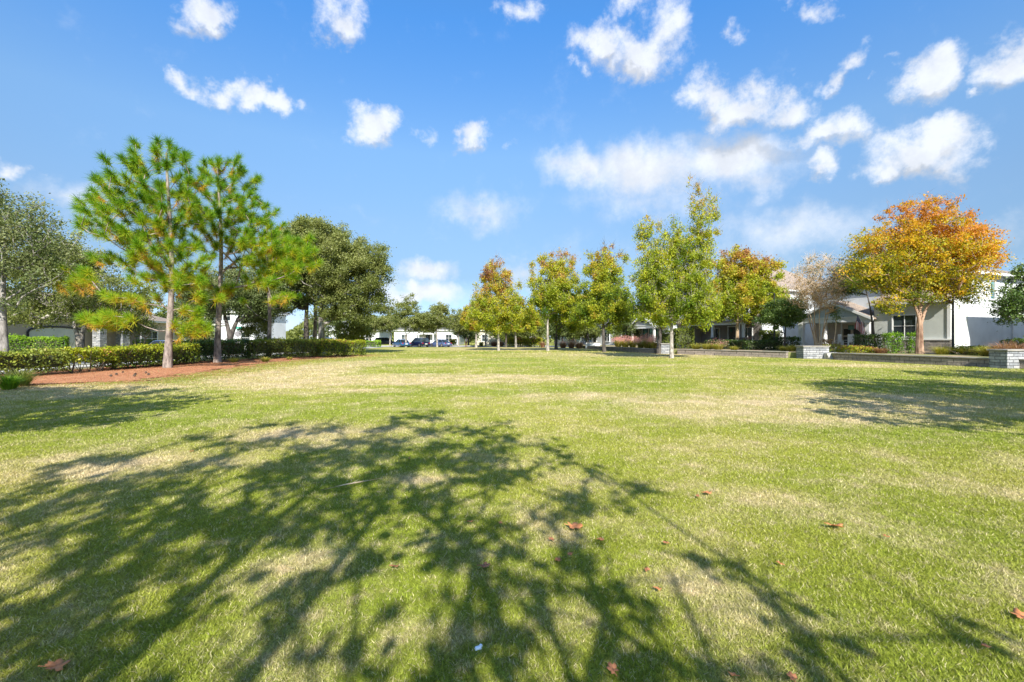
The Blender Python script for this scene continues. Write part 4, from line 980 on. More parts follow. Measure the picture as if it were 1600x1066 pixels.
# flag on the porch
def flag(loc, rz):
    root = empty('flag', loc, rz, 'american flag on a slanted pole hanging from the gabled porch', 'flag')
    p = MB(); p.tube([(0, 0, 0), (.45, 0, .95)], .018, 8); p.build('pole', M['white'], root)
    # cloth grid: hoist along the pole, hanging down in folds
    nu, nv = 39, 30; W, H = 1.75, 1.05
    def pt(u, v):   # u along fly, v along hoist from top
        hx, hz = .45 - .45 * v * .95, .95 - .95 * v * .95
        x = hx + u * .25 * (1 - .6 * v) - .55 * u * (0.2 + .4 * v); z = hz - u * 1.32 * (1 - .15 * v)
        y = .10 * math.sin(v * 9 + u * 2.5) * (.3 + u)
        return (x, y, z)
    mats = [plain('flag_red', (.38, .03, .045), .8, .05), plain('flag_white', (.66, .63, .63), .8, .05), plain('flag_blue', (.03, .04, .12), .8, .05)]
    mb = MB()
    vs = [pt(i / nu, j / nv * 1.0) for i in range(nu + 1) for j in range(nv + 1)]
    fs = [(i * (nv + 1) + j, (i + 1) * (nv + 1) + j, (i + 1) * (nv + 1) + j + 1, i * (nv + 1) + j + 1) for i in range(nu) for j in range(nv)]
    mb.add(vs, fs, True)
    me = bpy.data.meshes.new('cloth'); me.from_pydata(mb.v, [], mb.f)
    for m3 in mats: me.materials.append(m3)
    for k, pl in enumerate(me.polygons):
        i, j = divmod(k, nv); u = (i + .5) / nu; v = (j + .5) / nv; stripe = int(v * 13)
        mi = 0 if stripe % 2 == 0 else 1
        if u < .4 and v < 7 / 13: mi = 2; 
        pl.material_index = mi; pl.use_smooth = True
    cl = link('cloth', me, None, root); s_ = cl.modifiers.new('thickness', 'SOLIDIFY'); s_.thickness = .006
    st_ = MB()
    for r_ in range(9):
        for c_ in range(6 if r_ % 2 == 0 else 5):
            u = .4 * ((c_ + (.5 if r_ % 2 == 0 else 1)) / 6); v = 7 / 13 * (r_ + .5) / 9; x, y, z = pt(u, v)
            for sgn in (-1, 1):
                vs = [(x + .021 * math.sin(2 * PI * q / 10) * (1 if q % 2 == 0 else .42), y + sgn * .012, z + .021 * math.cos(2 * PI * q / 10) * (1 if q % 2 == 0 else .42)) for q in range(10)]
                st_.add(vs, [tuple(range(10))])
    st_.build('stars', mats[1], cl)
Yf = 41.0
flag((xa(1349, Yf) , Yf, za(502, Yf) - .3), PI + LA - PI / 2 - 1.3)

# ------------------------------------------------------------------ porch furniture
def chair(label, loc, rz):
    root = empty('porch_chair', loc, rz, label, 'chair')
    for s_ in (-1, 1):
        q = MB(); q.box((s_ * .30, .26, .28), (.07, .09, .56)); q.build('leg', M['white'], root)
        q = MB(); q.box((s_ * .30, -.26, .55), (.07, .08, 1.1)); q.build('leg', M['white'], root)
        q = MB(); q.box((s_ * .31, .02, .60), (.11, .66, .035)); q.build('armrest', M['white'], root)
    q = MB()
    for k in range(5): q.box((0, -.2 + k * .12, .40), (.56, .10, .03))
    q.build('seat', M['white'], root)
    q = MB()
    for k in range(6): q.box((-.225 + k * .09, -.25, .78), (.065, .03, .66))
    q.box((0, -.25, 1.12), (.62, .045, .09)); q.build('backrest', M['white'], root)
def bench(label, loc, rz, w_=1.5, blue=True):
    root = empty('garden_bench', loc, rz, label, 'bench')
    for s_ in (-1, 1):
        for t_ in (-1, 1):
            q = MB(); q.box((s_ * (w_ / 2 - .06), t_ * .17, .23), (.08, .08, .46)); q.build('leg', M['white'], root)
    q = MB()
    for k in range(4): q.box((0, -.17 + k * .115, .475), (w_, .10, .035))
    q.build('seat', M['white'], root)
zp = TZ + .37
chair('white slatted chair standing on the gabled porch left of the dark door', (xa(1307, 43.4), 43.4, zp), LA - PI / 2 + .2)
chair('second white slatted chair at the porch, lower and right beside the dark door', (xa(1328, 42.2), 42.4, zp), LA - PI / 2 - .2)
bench('white backless bench in front of the gabled porch', (xa(1315, 39.6), 39.6, TZ + .01), LA - .3, 1.5)
# ------------------------------------------------------------------ trees
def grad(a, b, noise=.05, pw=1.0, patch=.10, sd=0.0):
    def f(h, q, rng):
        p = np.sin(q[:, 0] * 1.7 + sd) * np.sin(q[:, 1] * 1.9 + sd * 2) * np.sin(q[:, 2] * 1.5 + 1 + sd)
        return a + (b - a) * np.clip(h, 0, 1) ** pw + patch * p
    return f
def topsparse(h0, k=.15, base=1.0):
    return lambda h, c: base * (1 if h < h0 else max(k, 1 - (h - h0) / (1 - h0) * (1 - k) * 1.2))
GP = 'pine trees at the hedge'; GM = 'maple trees along the park'; GO = 'oak trees around the park'
def env(cx, cy, cz, rx, ry, rz): return (cx, cy, cz, rx, ry, rz)

# --- pines
make_pine('tall green pine with the broadest crown, nearest to the left hedge', (-18.6, 24.7, 0), 12.0, .19,
  [(-.5, 0, 9.7, 2.5, 2.6, 2.5), (-1.5, 0, 8.2, 3.1, 2.8, 2.2), (-.3, 0, 6.4, 2.3, 2.4, 1.6), (-2.3, .2, 6.6, 2.2, 1.8, 1.3)], 400, 11,
  low=[(-5.1, 0, 4.9, 1.1, .5, .65, 26), (-2.9, -.4, 2.55, 1.6, .5, .42, 34), (1.4, -.3, 2.5, 1.1, .6, .75, 18), (-.2, 0, 4.9, 2.6, 1.8, 1.0, 34), (-1.8, 0, 3.7, 1.6, 1.0, .5, 10), (1.8, .3, 3.6, .8, .8, .5, 7)],
  extra=[(-6.1, .2, 5.3), (0, 0, 12.1), (.4, .2, 11.9), (-.4, -.2, 11.8)], group=GP)
make_pine('straight pine with bare lower trunk standing second from the left hedge end', (-19.5, 30.3, 0), 13.6, .20,
  [(.6, 0, 10.9, 2.3, 2.4, 2.8), (1.4, 0, 8.6, 3.2, 2.6, 2.1), (2.9, 0, 7.4, 2.6, 2.0, 1.4)], 310, 23, tuft=.60,
  low=[(5.3, 0, 7.0, 1.5, .8, 1.5, 46), (3.6, 0, 5.6, 1.6, .8, .9, 16), (-1.8, 0, 5.4, 1.3, .8, .8, 14), (1.0, -.3, 4.9, 1.2, .8, .5, 8), (3.9, .1, 4.2, .7, .5, .4, 5)],
  extra=[(0, 0, 13.7), (.5, .2, 13.4), (-.5, 0, 13.3), (.2, -.4, 13.1), (6.6, 0, 6.6), (4.7, 0, 4.4)], group=GP, browny=.05)
make_pine('slim dark trunked pine behind the hedge right of the two big pines', (-19.6, 36.6, 0), 11.5, .17,
  [(.1, 0, 9.0, 1.7, 1.8, 2.3), (.3, 0, 7.0, 2.3, 2.0, 1.3)], 120, 31, tuft=.5, extra=[(-2.0, 0, 4.6), (1.6, -.3, 4.4), (2.4, 0, 5.0)], group=GP)
make_pine('far pine whose green tips show above the large oak', (-23.0, 53.0, 0), 15.8, .24,
  [(.4, 0, 13.2, 2.6, 2.2, 2.4), (1.0, 0, 11, 2.8, 2.6, 2.2)], 120, 37, tuft=.6, group=GP)

OT = dict(sparse=None)
# --- oaks on the left
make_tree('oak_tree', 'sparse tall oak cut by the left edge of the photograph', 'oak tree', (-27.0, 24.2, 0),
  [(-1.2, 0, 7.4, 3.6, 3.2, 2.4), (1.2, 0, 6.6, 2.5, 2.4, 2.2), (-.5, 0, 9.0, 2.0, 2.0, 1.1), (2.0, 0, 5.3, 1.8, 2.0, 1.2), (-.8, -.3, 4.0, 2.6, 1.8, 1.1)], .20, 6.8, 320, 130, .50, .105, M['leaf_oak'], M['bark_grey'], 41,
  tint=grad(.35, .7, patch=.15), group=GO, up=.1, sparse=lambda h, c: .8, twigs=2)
make_tree('oak_tree', 'spreading low oak above the garage, left of the first pine', 'oak tree', (-31.6, 33.2, 0),
  [(-1.5, 0, 5.9, 4.2, 3.2, 2.3), (2.2, 0, 4.6, 3.0, 2.6, 1.8), (-.5, 0, 7.6, 2.6, 2.4, 1.6), (-4.5, 0, 4.0, 2.4, 2.0, 1.4), (-1, -.5, 3.3, 4.0, 2.0, .9), (3.2, -.3, 3.1, 2.3, 1.6, .8)], .22, 4.2, 380, 200, .55, .115, M['leaf_oak_far'], M['bark_pale'], 43,
  stems=[(0, 0, -1.0, .2), (.1, 0, 1.1, -.2)], fork=.3, tint=grad(.25, .62, patch=.15), group=GO, twigs=2)
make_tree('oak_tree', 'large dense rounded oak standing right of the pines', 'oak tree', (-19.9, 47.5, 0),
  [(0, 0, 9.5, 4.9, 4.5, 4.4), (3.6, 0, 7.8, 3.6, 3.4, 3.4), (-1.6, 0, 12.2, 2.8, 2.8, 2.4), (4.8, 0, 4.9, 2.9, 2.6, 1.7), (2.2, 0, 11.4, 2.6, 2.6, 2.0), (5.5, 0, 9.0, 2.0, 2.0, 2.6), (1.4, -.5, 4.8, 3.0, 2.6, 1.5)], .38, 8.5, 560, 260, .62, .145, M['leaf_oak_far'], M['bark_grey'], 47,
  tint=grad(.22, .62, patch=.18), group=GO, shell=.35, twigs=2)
make_tree('oak_tree', 'dark stemmed oak behind the large rounded oak', 'oak tree', (-22.8, 50.5, 0),
  [(-.5, 0, 9.2, 4.4, 3.6, 4.2), (-3.0, 0, 6.4, 3.0, 3.0, 2.2), (.5, 0, 12.8, 2.4, 2.4, 2.0)], .34, 8, 330, 240, .62, .15, M['leaf_oak'], M['bark_dark'], 53, tint=grad(.2, .5, patch=.15), group=GO, twigs=1)
make_tree('oak_tree', 'dark forked oak seen between the two pine trunks', 'oak tree', (-27.6, 44.5, 0),
  [(.5, 0, 6.2, 4.6, 3.0, 2.2), (3.2, 0, 5.2, 2.6, 2.4, 1.8), (-2.6, 0, 5.6, 2.6, 2.4, 1.8)], .32, 4.6, 300, 220, .6, .14, M['leaf_oak'], M['bark_dark'], 59,
  stems=[(0, 0, -.8, .2), (.15, 0, 1.3, -.2)], fork=.4, tint=grad(.2, .5, patch=.15), group=GO, twigs=1)
make_tree('oak_tree', 'small bushy oak at the end of the hedge below the large oak', 'oak tree', (xa(553, 52), 52, 0),
  [(0, 0, 2.5, 1.9, 1.7, 1.7), (.8, 0, 2.2, 1.5, 1.4, 1.3)], .12, 2.0, 90, 190, .42, .12, M['leaf_oak_far'], M['bark_grey'], 61, tint=grad(.35, .75, patch=.1), group=GO)
make_tree('oak_tree', 'round leaved young tree left of the white house, beside the green street sign', 'oak tree', (xa(402, 50), 50, 0),
  [(0, 0, 3.0, 1.6, 1.5, 1.7), (.3, 0, 4.6, 1.4, 1.2, 1.1)], .12, 3.0, 90, 170, .42, .13, M['leaf_oak_far'], M['bark_grey'], 62, tint=grad(.3, .8, patch=.1), group=GO)
make_tree('oak_tree', 'low pale barked shrub tree behind the hedge left of the first pine', 'small tree', (xa(217, 36), 36, 0),
  [(0, 0, 2.4, 1.5, 1.3, .9)], .07, 1.9, 40, 90, .4, .10, M['leaf_oak_far'], M['bark_tan'], 63, stems=[(0, 0, -.5, 0), (.1, 0, .5, .1), (0, .1, .1, .3)], tint=grad(.4, .8, patch=.1))
# --- oaks at the far street
far = [('far oak with pale trunk in front of the bright blue car', 634, 83.0, [(-.2, 0, 5.6, 3.3, 2.8, 2.6), (1.6, 0, 4.7, 2.4, 2.2, 1.8), (.4, 0, 8.0, 1.6, 1.6, 1.7)]),
       ('far oak standing left of the black tall car', 609.5, 92.0, [(0, 0, 4.9, 2.6, 2.4, 1.8), (-1.5, 0, 4.2, 1.9, 1.8, 1.2)]),
       ('far oak with thin pale trunk in front of the silver blue car', 683, 84.5, [(0, 0, 5.4, 2.9, 2.6, 2.4), (-1.6, 0, 4.4, 1.9, 1.9, 1.4), (.5, 0, 7.1, 1.5, 1.5, 1.2)]),
       ('far oak with olive crown just left of the first maple', 716, 92.0, [(0, 0, 5.0, 3.2, 2.7, 2.5), (1.8, 0, 4.1, 2.0, 1.9, 1.4)]),
       ('far oak behind the navy car, between two paler trunks', 662, 99.0, [(0, 0, 4.9, 3.0, 2.6, 2.3), (1.2, 0, 4.4, 2.2, 1.9, 1.7)]),
       ('far low oak behind the end of the hedge, left of the parked cars', 577, 92.0, [(0, 0, 4.4, 2.8, 2.5, 2.0), (-1.5, 0, 4.0, 2.0, 1.9, 1.4)])]
for i, (lb, px, Y, es) in enumerate(far):
    make_tree('oak_tree', lb, 'oak tree', (xa(px, Y), Y, 0), es, .17, 3.8, 130, 125, .55, .20, M['leaf_oak_far'], M['bark_pale'], 70 + i, tint=grad(.3, .62, patch=.14), group=GO, twigs=1)

# --- maples (label, px, Y, ells, tr, top, ncl, nl, bark, tint, seed, lean)
def spires(pts, r=.22, hh=.75):
    return [(x, 0, z, r, r, hh) for x, z in pts]
def maple(lb, px, Y, ells, tr, top, ncl, nl, bark, ta, tb, seed, lean=(0, 0), h0=.72, pw=1.6, ls=.155, cr=.44, z=0.0, stems=None, lm=None, k=.10, twigs=3):
    ells = [(x * 1.06, y, z_, rx * (1.1 if rx > .3 else 1), ry * 1.05, rz_) for x, y, z_, rx, ry, rz_ in ells]
    make_tree('maple_tree', lb, 'maple tree', (xa(px, Y), Y, z), ells, tr, top, ncl, nl, cr, ls, M[lm or 'leaf_maple'], M[bark], seed,
      tint=grad(ta + .06, tb, pw=pw, patch=.18, sd=seed), lean=lean, fork=.42, sparse=topsparse(h0, k, 1.75), twigs=twigs + 1, twiglen=.85, twup=.9, group=GM, stems=stems, up=.22, flat=1.0)
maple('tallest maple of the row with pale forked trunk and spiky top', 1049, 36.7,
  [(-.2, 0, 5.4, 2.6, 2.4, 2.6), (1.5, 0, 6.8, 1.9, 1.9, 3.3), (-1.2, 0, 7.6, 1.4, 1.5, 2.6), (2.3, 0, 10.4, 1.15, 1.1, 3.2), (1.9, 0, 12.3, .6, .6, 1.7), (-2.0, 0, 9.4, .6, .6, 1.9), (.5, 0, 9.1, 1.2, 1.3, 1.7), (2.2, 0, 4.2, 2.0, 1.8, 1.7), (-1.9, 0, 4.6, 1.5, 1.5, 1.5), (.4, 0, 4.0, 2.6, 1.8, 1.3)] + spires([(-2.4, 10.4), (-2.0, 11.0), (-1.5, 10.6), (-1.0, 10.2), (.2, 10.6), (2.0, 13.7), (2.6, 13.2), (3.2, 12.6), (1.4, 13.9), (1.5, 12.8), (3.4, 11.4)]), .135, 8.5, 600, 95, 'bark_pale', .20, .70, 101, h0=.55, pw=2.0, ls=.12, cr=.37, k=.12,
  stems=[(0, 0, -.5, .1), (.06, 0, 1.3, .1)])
maple('dark trunked maple leaning behind the tallest maple', 1029, 47.4, [(.2, 0, 5.6, 2.3, 2.2, 2.7), (-.8, 0, 7.6, 1.8, 1.8, 2.2)], .24, 7.5, 200, 85, 'bark_dark', .18, .5, 103, lean=(.5, 0), ls=.16)
maple('maple with leaning mossy trunk left of the tallest maple', 944, 54.0,
  [(0, 0, 6.0, 2.9, 2.6, 2.8), (-.2, 0, 8.8, 2.3, 2.2, 2.4), (-1.8, 0, 4.6, 1.8, 1.8, 1.5), (1.8, 0, 5.2, 1.6, 1.6, 1.9), (.2, 0, 11.2, 1.2, 1.2, 1.0), (1.1, 0, 3.2, .7, .7, .8)] + spires([(-1.6, 11.2), (-.8, 11.8), (0, 12.3), (.9, 12.4), (1.8, 11.6), (2.4, 10.6)]), .20, 8.0, 380, 95, 'bark_dark', .20, .72, 107, lean=(-.3, .1), pw=2.2)
maple('maple with straight pale trunk and pinkish top in the middle of the row', 856, 58.0,
  [(.2, 0, 7.8, 2.5, 2.4, 3.1), (2.2, 0, 7.3, 2.0, 2.0, 2.8), (-1.0, 0, 5.8, 1.6, 1.6, 2.0), (.9, 0, 10.2, 2.0, 1.8, 1.5), (3.2, 0, 5.0, 2.0, 2.0, 1.8)] + spires([(-1, 11.6), (-.3, 12.0), (.5, 12.4), (1.5, 12.6), (2.3, 12.1), (3.0, 11.2), (-1.8, 10.6)]), .17, 8.5, 400, 90, 'bark_pale', .22, .80, 109, pw=2.0, h0=.8)
maple('dark trunked maple just right of the straight pale trunk', 869, 66.0, [(1.2, 0, 5.2, 3.2, 2.5, 2.4), (3.4, 0, 6.6, 2.4, 2.0, 2.8), (3.4, 0, 4.0, 2.6, 2.0, 1.5)], .22, 5.5, 230, 90, 'bark_dark', .25, .62, 113, ls=.18)
maple('reddish topped maple with short pale trunk left of the middle', 779, 60.0,
  [(-.2, 0, 6.0, 3.1, 2.6, 2.9), (-.4, 0, 8.9, 2.1, 2.0, 2.0), (2.2, 0, 5.4, 2.3, 2.2, 2.2), (-2.3, 0, 5.0, 2.0, 1.9, 1.8), (-.5, 0, 10.6, 1.1, 1.1, 1.3), (0, 0, 3.7, 2.6, 1.8, 1.2)] + spires([(-1.4, 10.8), (-.9, 11.6), (-.3, 11.9), (.3, 11.5), (.8, 10.8), (1.3, 10.0), (-2.0, 9.6), (-2.8, 8.0), (2.6, 8.2)]), .16, 7.5, 380, 85, 'bark_pale', .30, .86, 127, pw=1.5, h0=.72, k=.2)
maple('leftmost maple with pale trunk beside the standing person', 744, 80.0, [(.2, 0, 5.4, 2.6, 2.4, 2.4), (1.2, 0, 7.6, 1.8, 1.8, 2.0), (-.9, 0, 4.4, 1.6, 1.6, 1.3)], .20, 6.5, 220, 90, 'bark_pale', .34, .80, 131, pw=1.3, ls=.2)
maple('far maple with pale trunk behind and right of the leftmost maple', 759, 88.0, [(0, 0, 5.6, 2.6, 2.4, 2.6)], .19, 6.0, 130, 90, 'bark_pale', .34, .85, 137, ls=.21)
maple('far maple with dark trunk in front of the low clipped hedge', 790.5, 82.0, [(.2, 0, 5.4, 3.0, 2.6, 2.6), (.4, 0, 7.4, 2.0, 1.8, 1.8)], .19, 6.0, 190, 90, 'bark_dark', .30, .75, 139, ls=.2)
maple('far maple with speckled trunk, rightmost in front of the low clipped hedge', 806, 80.0, [(.8, 0, 5.2, 3.0, 2.6, 2.4), (1.8, 0, 4.4, 2.6, 2.0, 1.8)], .19, 6.0, 190, 90, 'bark_grey', .32, .78, 149, ls=.2)
maple('orange topped round maple behind the retaining wall', 1152, 48.9,
  [(.2, 0, 5.6, 4.0, 3.2, 2.6), (-.3, 0, 8.2, 2.9, 2.6, 2.7), (3.4, 0, 5.0, 2.2, 2.2, 2.0), (-2.9, 0, 5.1, 2.2, 2.0, 2.1), (2.2, 0, 7.8, 2.2, 2.2, 2.2), (3.8, 0, 3.6, 1.6, 1.6, 1.1)], .20, 7.5, 430, 120, 'bark_tan', .26, .80, 151, z=TZ, pw=1.8, h0=.95, ls=.16, k=.4)
# --- big orange tree in front of the pale house
n1 = np.array([-.929, -.369]); o1 = np.array([O1[0], O1[1]])
T11 = np.array([xa(1437, 33.4), 33.4])
def cut11(P): # nothing grows through the front wall
    w_ = P[:, :2] + T11 - o1
    return (w_ @ n1 > .25) | (P[:, 2] > 9.5)
TI11 = lambda h, q, rng: np.clip(.23 + .60 * np.clip(h, 0, 1) ** 1.0 + .14 * np.clip(q[:, 0] / 5, -1, 1) * np.clip(h * 2, 0, 1) + .10 * np.sin(q[:, 0] * 1.4) * np.sin(q[:, 2] * 1.6 + 1), 0, 1)
make_tree('crape_myrtle', 'large orange and yellow autumn tree in front of the pale house', 'autumn tree', (T11[0], T11[1], TZ),
  [(-.2, 0, 7.6, 4.9, 3.4, 2.6), (.3, 0, 9.4, 3.2, 3.0, 2.1), (-3.2, -.4, 6.2, 2.5, 2.2, 1.9), (2.8, -.4, 7.0, 2.4, 2.2, 2.3), (-.3, -.4, 4.9, 3.0, 2.0, 1.2), (2.8, -.3, 4.7, 1.7, 1.4, 1.2), (-2.9, -.6, 3.5, 1.2, 1.1, .6), (3.8, -.2, 7.4, 1.2, 1.2, 1.6), (.2, 0, 10.6, 2.0, 1.6, 1.0)], .15, 6.2, 780, 130, .46, .125, M['leaf_orange'], M['bark_red'], 163,
  stems=[(0, 0, -1.3, .1), (.12, .05, .1, .3), (-.05, .1, 1.3, -.2), (.1, -.05, 2.2, .2)], fork=.42, tint=TI11, cut=cut11, up=.16, twigs=3, twiglen=.8, sparse=lambda h, c: .85 if h < .74 else .42, twigr=.012)
# --- bare crape myrtle
make_tree('crape_myrtle', 'nearly bare pinkish tan multi stemmed tree at the left of the gabled porch', 'small tree', (xa(1277, 39.5), 39.5, TZ),
  [(-.3, 0, 5.6, 2.6, 2.0, 1.9), (.5, 0, 7.2, 1.9, 1.7, 1.4), (.4, 0, 4.4, 2.2, 1.8, 1.2)], .075, 4.4, 330, 16, .42, .10, M['leaf_dry'], M['bark_tan'], 167,
  stems=[(0, 0, -.9, 0), (.08, 0, -.35, .2), (.16, .05, .2, -.1), (.26, 0, .7, .1), (.34, .08, 1.0, .3), (-.08, .05, -.6, .3)], twigs=9, twiglen=.75, twigm=M['twig_pale'], tint=grad(.75, .25, patch=.2), twigr=.010, up=.12, clear=2)
# --- trees at the right
make_tree('holly_tree', 'dark leafy tree cut by the right edge above the stone pillar', 'tree', (xa(1628, 29.0), 29.0, TZ),
  [(0, 0, 3.7, 2.3, 2.0, 1.6), (.3, 0, 5.0, 1.7, 1.6, 1.3), (-1.4, 0, 3.0, 1.5, 1.3, .9)], .12, 3.6, 230, 120, .4, .11, M['leaf_dark'], M['bark_dark'], 173, tint=grad(.25, .85, patch=.15), twigs=2)
make_tree('magnolia_tree', 'dark glossy small tree between the orange topped maple and the bare tree', 'tree', (xa(1226, 43.5), 43.5, TZ),
  [(0, 0, 3.6, 1.9, 1.7, 1.4), (-1.2, 0, 2.9, 1.4, 1.3, 1.0), (1.0, 0, 4.2, 1.1, 1.1, 1.0)], .11, 3.2, 150, 130, .4, .13, M['leaf_dark'], M['bark_dark'], 179, tint=grad(.35, .8, patch=.15))
make_tree('oak_tree', 'dark green tree filling the gap behind the orange tree and the gabled porch', 'tree', (xa(1369, 40.9), 40.9, TZ),
  [(-1.5, 0, 6.6, 2.3, 1.4, 1.5), (-.4, 0, 7.6, 1.9, 1.2, 1.3), (-3.0, 0, 6.0, 1.2, 1, 1.0)], .12, 5.8, 170, 120, .42, .13, M['leaf_dark'], M['bark_dark'], 181, lean=(-1.0, 0), tint=grad(.4, .95, patch=.15))
pm = empty('young_palm', (xa(1303, 39.0), 39.0, TZ), 0, 'thin stemmed drooping sapling leaning in front of the gabled porch', 'sapling')
p = MB(); p.tube([(-.05, 0, -.05), (0, 0, .8), (.14, 0, 1.7), (.2, 0, 2.9)], [.04, .035, .03, .025], 8); p.build('stem', M['twig_pale'], pm)
rg = np.random.default_rng(3); Q = np.array([.2, 0, 3.15]) + rg.normal(size=(520, 3)) * np.array([.20, .2, .40]); np_mesh('leaves', leaf_quads(Q, rg, .14, w=.3), 4, rg.normal(.45, .2, 520), M['leaf_dark'], pm)

# background trees filling the skyline behind the rows
bgspots = [(14, 84, 8.5, 0), (22, 98, 9.5, 1), (31, 92, 10, 0), (3, 101, 8.0, 2), (-5, 127, 9, 0), (12, 128, 9, 1), (-24, 128, 9.5, 0), (-42, 104, 9, 1), (-52, 96, 10, 0), (-60, 82, 10, 2), (-52, 61, 9.5, 0), (-46, 66, 8.5, 1),
  (44, 74, 9, 0), (52, 60, 9, 1), (-64, 40, 10, 0), (-60, 54, 9, 2), (-66, 68, 9, 1), (40, 128, 9, 2), (-40, 128, 9, 2), (19.5, 75.5, 6.5, 1), (25, 128, 9, 0), (-9.5, 99.5, 7.5, 1), (4.5, 96.5, 7.5, 0), (9.5, 86, 7, 1), (-2.5, 105, 7, 2), (1.5, 92, 6.0, 0), (14.5, 104, 7.5, 2)]
KL = ['dense olive background tree', 'dark green background tree', 'pale green background tree']
bgw = ['behind the far middle of the maple row', 'beyond the white pillar at the far end', 'behind the pale gabled entrance', 'at the end of the lawn behind the maples', 'behind the white far house', 'behind the cream far house', 'behind the pale far house', 'at the bend of the left street', 'beyond the low white house on the left', 'at the left behind the roofs', 'behind the white two storey house', 'beside the white two storey house', 'behind the tan house at right', 'behind the pale house at right', 'at far left behind the tan house', 'behind the arched garage house', 'between the left houses', 'at the far right of the far street', 'left of the pale far house', 'beside the far retaining wall', 'behind the grey roofed far house', 'behind the leftmost maple', 'behind the low clipped hedge', 'behind the two middle trunks', 'in front of the cream far house', 'low between the far maple trunks', 'left of the grey roofed far house']
LM = [M['leaf_oak_far'], M['leaf_oak'], M['hedge_olive']]
for i, (x, y, h, kd) in enumerate(bgspots):
    s_ = h / 9
    make_tree('background_tree', KL[kd] + ' ' + bgw[i], 'tree', (x, y, 0), [(0, 0, 5.2 * s_, 3.6 * s_, 3.2 * s_, 2.9 * s_), (1.5 * s_, 0, 6.6 * s_, 2.4 * s_, 2.2 * s_, 2.2 * s_), (-1.8, 0, 4.0 * s_, 2.2 * s_, 2.2 * s_, 2.1 * s_), (.8, 0, 2.8 * s_, 2.6 * s_, 2 * s_, 1.3 * s_)], .2, 5 * s_, 90, 90, .75, .30, LM[kd], M['bark_dark'], 200 + i, tint=grad(.2, .55, patch=.15), group='trees behind the houses')
# a far-off belt of woodland, one mass
rg = np.random.default_rng(9); N = 90000
ang = rg.uniform(-1.35, 1.35, N); R = rg.uniform(165, 200, N); hh = (7.5 + 2.2 * np.sin(ang * 31) + 1.6 * np.sin(ang * 73 + 1)) * rg.uniform(0, 1, N) ** .6
tag(np_mesh('distant_woods', leaf_quads(np.stack([np.sin(ang) * R, np.cos(ang) * R, hh], 1), rg, 1.0), 4, rg.normal(.4, .16, N), M['leaf_oak_far']), 'far off belt of trees beyond the last houses', 'woodland', kind='stuff')

# --- trees beside and behind the viewer, whose shadows lie on the lawn
SYC = dict(w=.8)
make_tree('sycamore_tree', 'broad tree behind the viewer casting the large branching shadow on the foreground lawn', 'shade tree', (-1.15, -4.9, 0),
  [(0, .2, 6.3, 4.3, 3.6, 3.3), (-2.8, 0, 5.4, 3.0, 2.4, 2.3), (2.6, 0, 4.4, 2.3, 2.0, 1.3), (1.6, 0, 7.2, 2.6, 2.2, 2.0), (.2, .6, 8.6, 2.9, 2.2, 1.3)], .11, 7.5, 430, 20, .22, .14, M['leaf_maple'], M['bark_pale'], 301,
  stems=[(0, 0, -1.2, .3), (.1, 0, .9, .3), (0, .1, .1, .8)], tint=grad(.3, .7), w=.75, twigs=3, twiglen=.6, sparse=lambda h, c: 1.0 if c[0] < 1.3 or c[2] > 7 else .55, cut=lambda P: (P[:, 1] - 4.9) < (P[:, 2] - 1.2) * .55, twigr=.018)
make_tree('sycamore_tree', 'shade tree beyond the right edge casting long shadows over the straw patch', 'shade tree', (13.8, 3.6, 0),
  [(0, 0, 6.2, 4.4, 4.0, 2.4), (1.5, 1.0, 7.2, 3.4, 3, 2.2), (-3.6, -.5, 4.8, 2.6, 2.4, 1.2)], .2, 6.5, 230, 70, .5, .2, M['leaf_maple'], M['bark_pale'], 303, tint=grad(.3, .7), cut=lambda P: (P[:, 0] + 13.8) > 1.2 * (P[:, 1] + 3.6) + .5)
make_tree('sycamore_tree', 'second shade tree beyond the right edge, nearer to the stone pillar', 'shade tree', (22.5, 11.5, 0),
  [(0, 0, 5.6, 3.4, 3.4, 2.2)], .2, 6.0, 150, 70, .5, .2, M['leaf_maple'], M['bark_pale'], 305, tint=grad(.3, .7), cut=lambda P: (P[:, 0] + 22.5) > 1.2 * (P[:, 1] + 11.5) + .5)
make_tree('sycamore_tree', 'shade tree beyond the left edge casting shadow near the grass tufts', 'shade tree', (-11.8, 2.6, 0),
  [(0, 0, 6.0, 3.6, 3.6, 2.2), (2.6, .3, 5.4, 2.9, 2.2, 1.6), (-2, 0, 6.5, 3, 3, 2)], .2, 6.0, 260, 70, .5, .2, M['leaf_maple'], M['bark_pale'], 307, tint=grad(.3, .7), cut=lambda P: (-P[:, 0] + 11.8) > 1.2 * (P[:, 1] + 2.6) + .5)

# ------------------------------------------------------------------ hedges
GH = 'clipped hedge sections along the street'
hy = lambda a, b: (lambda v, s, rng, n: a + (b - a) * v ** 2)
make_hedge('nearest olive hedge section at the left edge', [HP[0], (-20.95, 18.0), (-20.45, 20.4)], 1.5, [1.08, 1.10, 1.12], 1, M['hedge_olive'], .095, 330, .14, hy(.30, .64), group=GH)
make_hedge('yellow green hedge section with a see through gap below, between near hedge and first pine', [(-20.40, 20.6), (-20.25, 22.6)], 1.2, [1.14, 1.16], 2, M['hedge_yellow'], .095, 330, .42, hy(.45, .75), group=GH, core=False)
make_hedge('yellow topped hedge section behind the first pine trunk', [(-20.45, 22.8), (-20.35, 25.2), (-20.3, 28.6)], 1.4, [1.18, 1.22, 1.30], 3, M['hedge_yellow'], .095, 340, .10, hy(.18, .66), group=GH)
make_hedge('dark green hedge section behind the second pine trunk', [(-21.3, 28.9), (-21.4, 31.5), (-20.7, 34.8)], 1.4, [1.42, 1.50, 1.52], 4, M['hedge_dark'], .10, 300, .10, hy(.45, .62), group=GH)
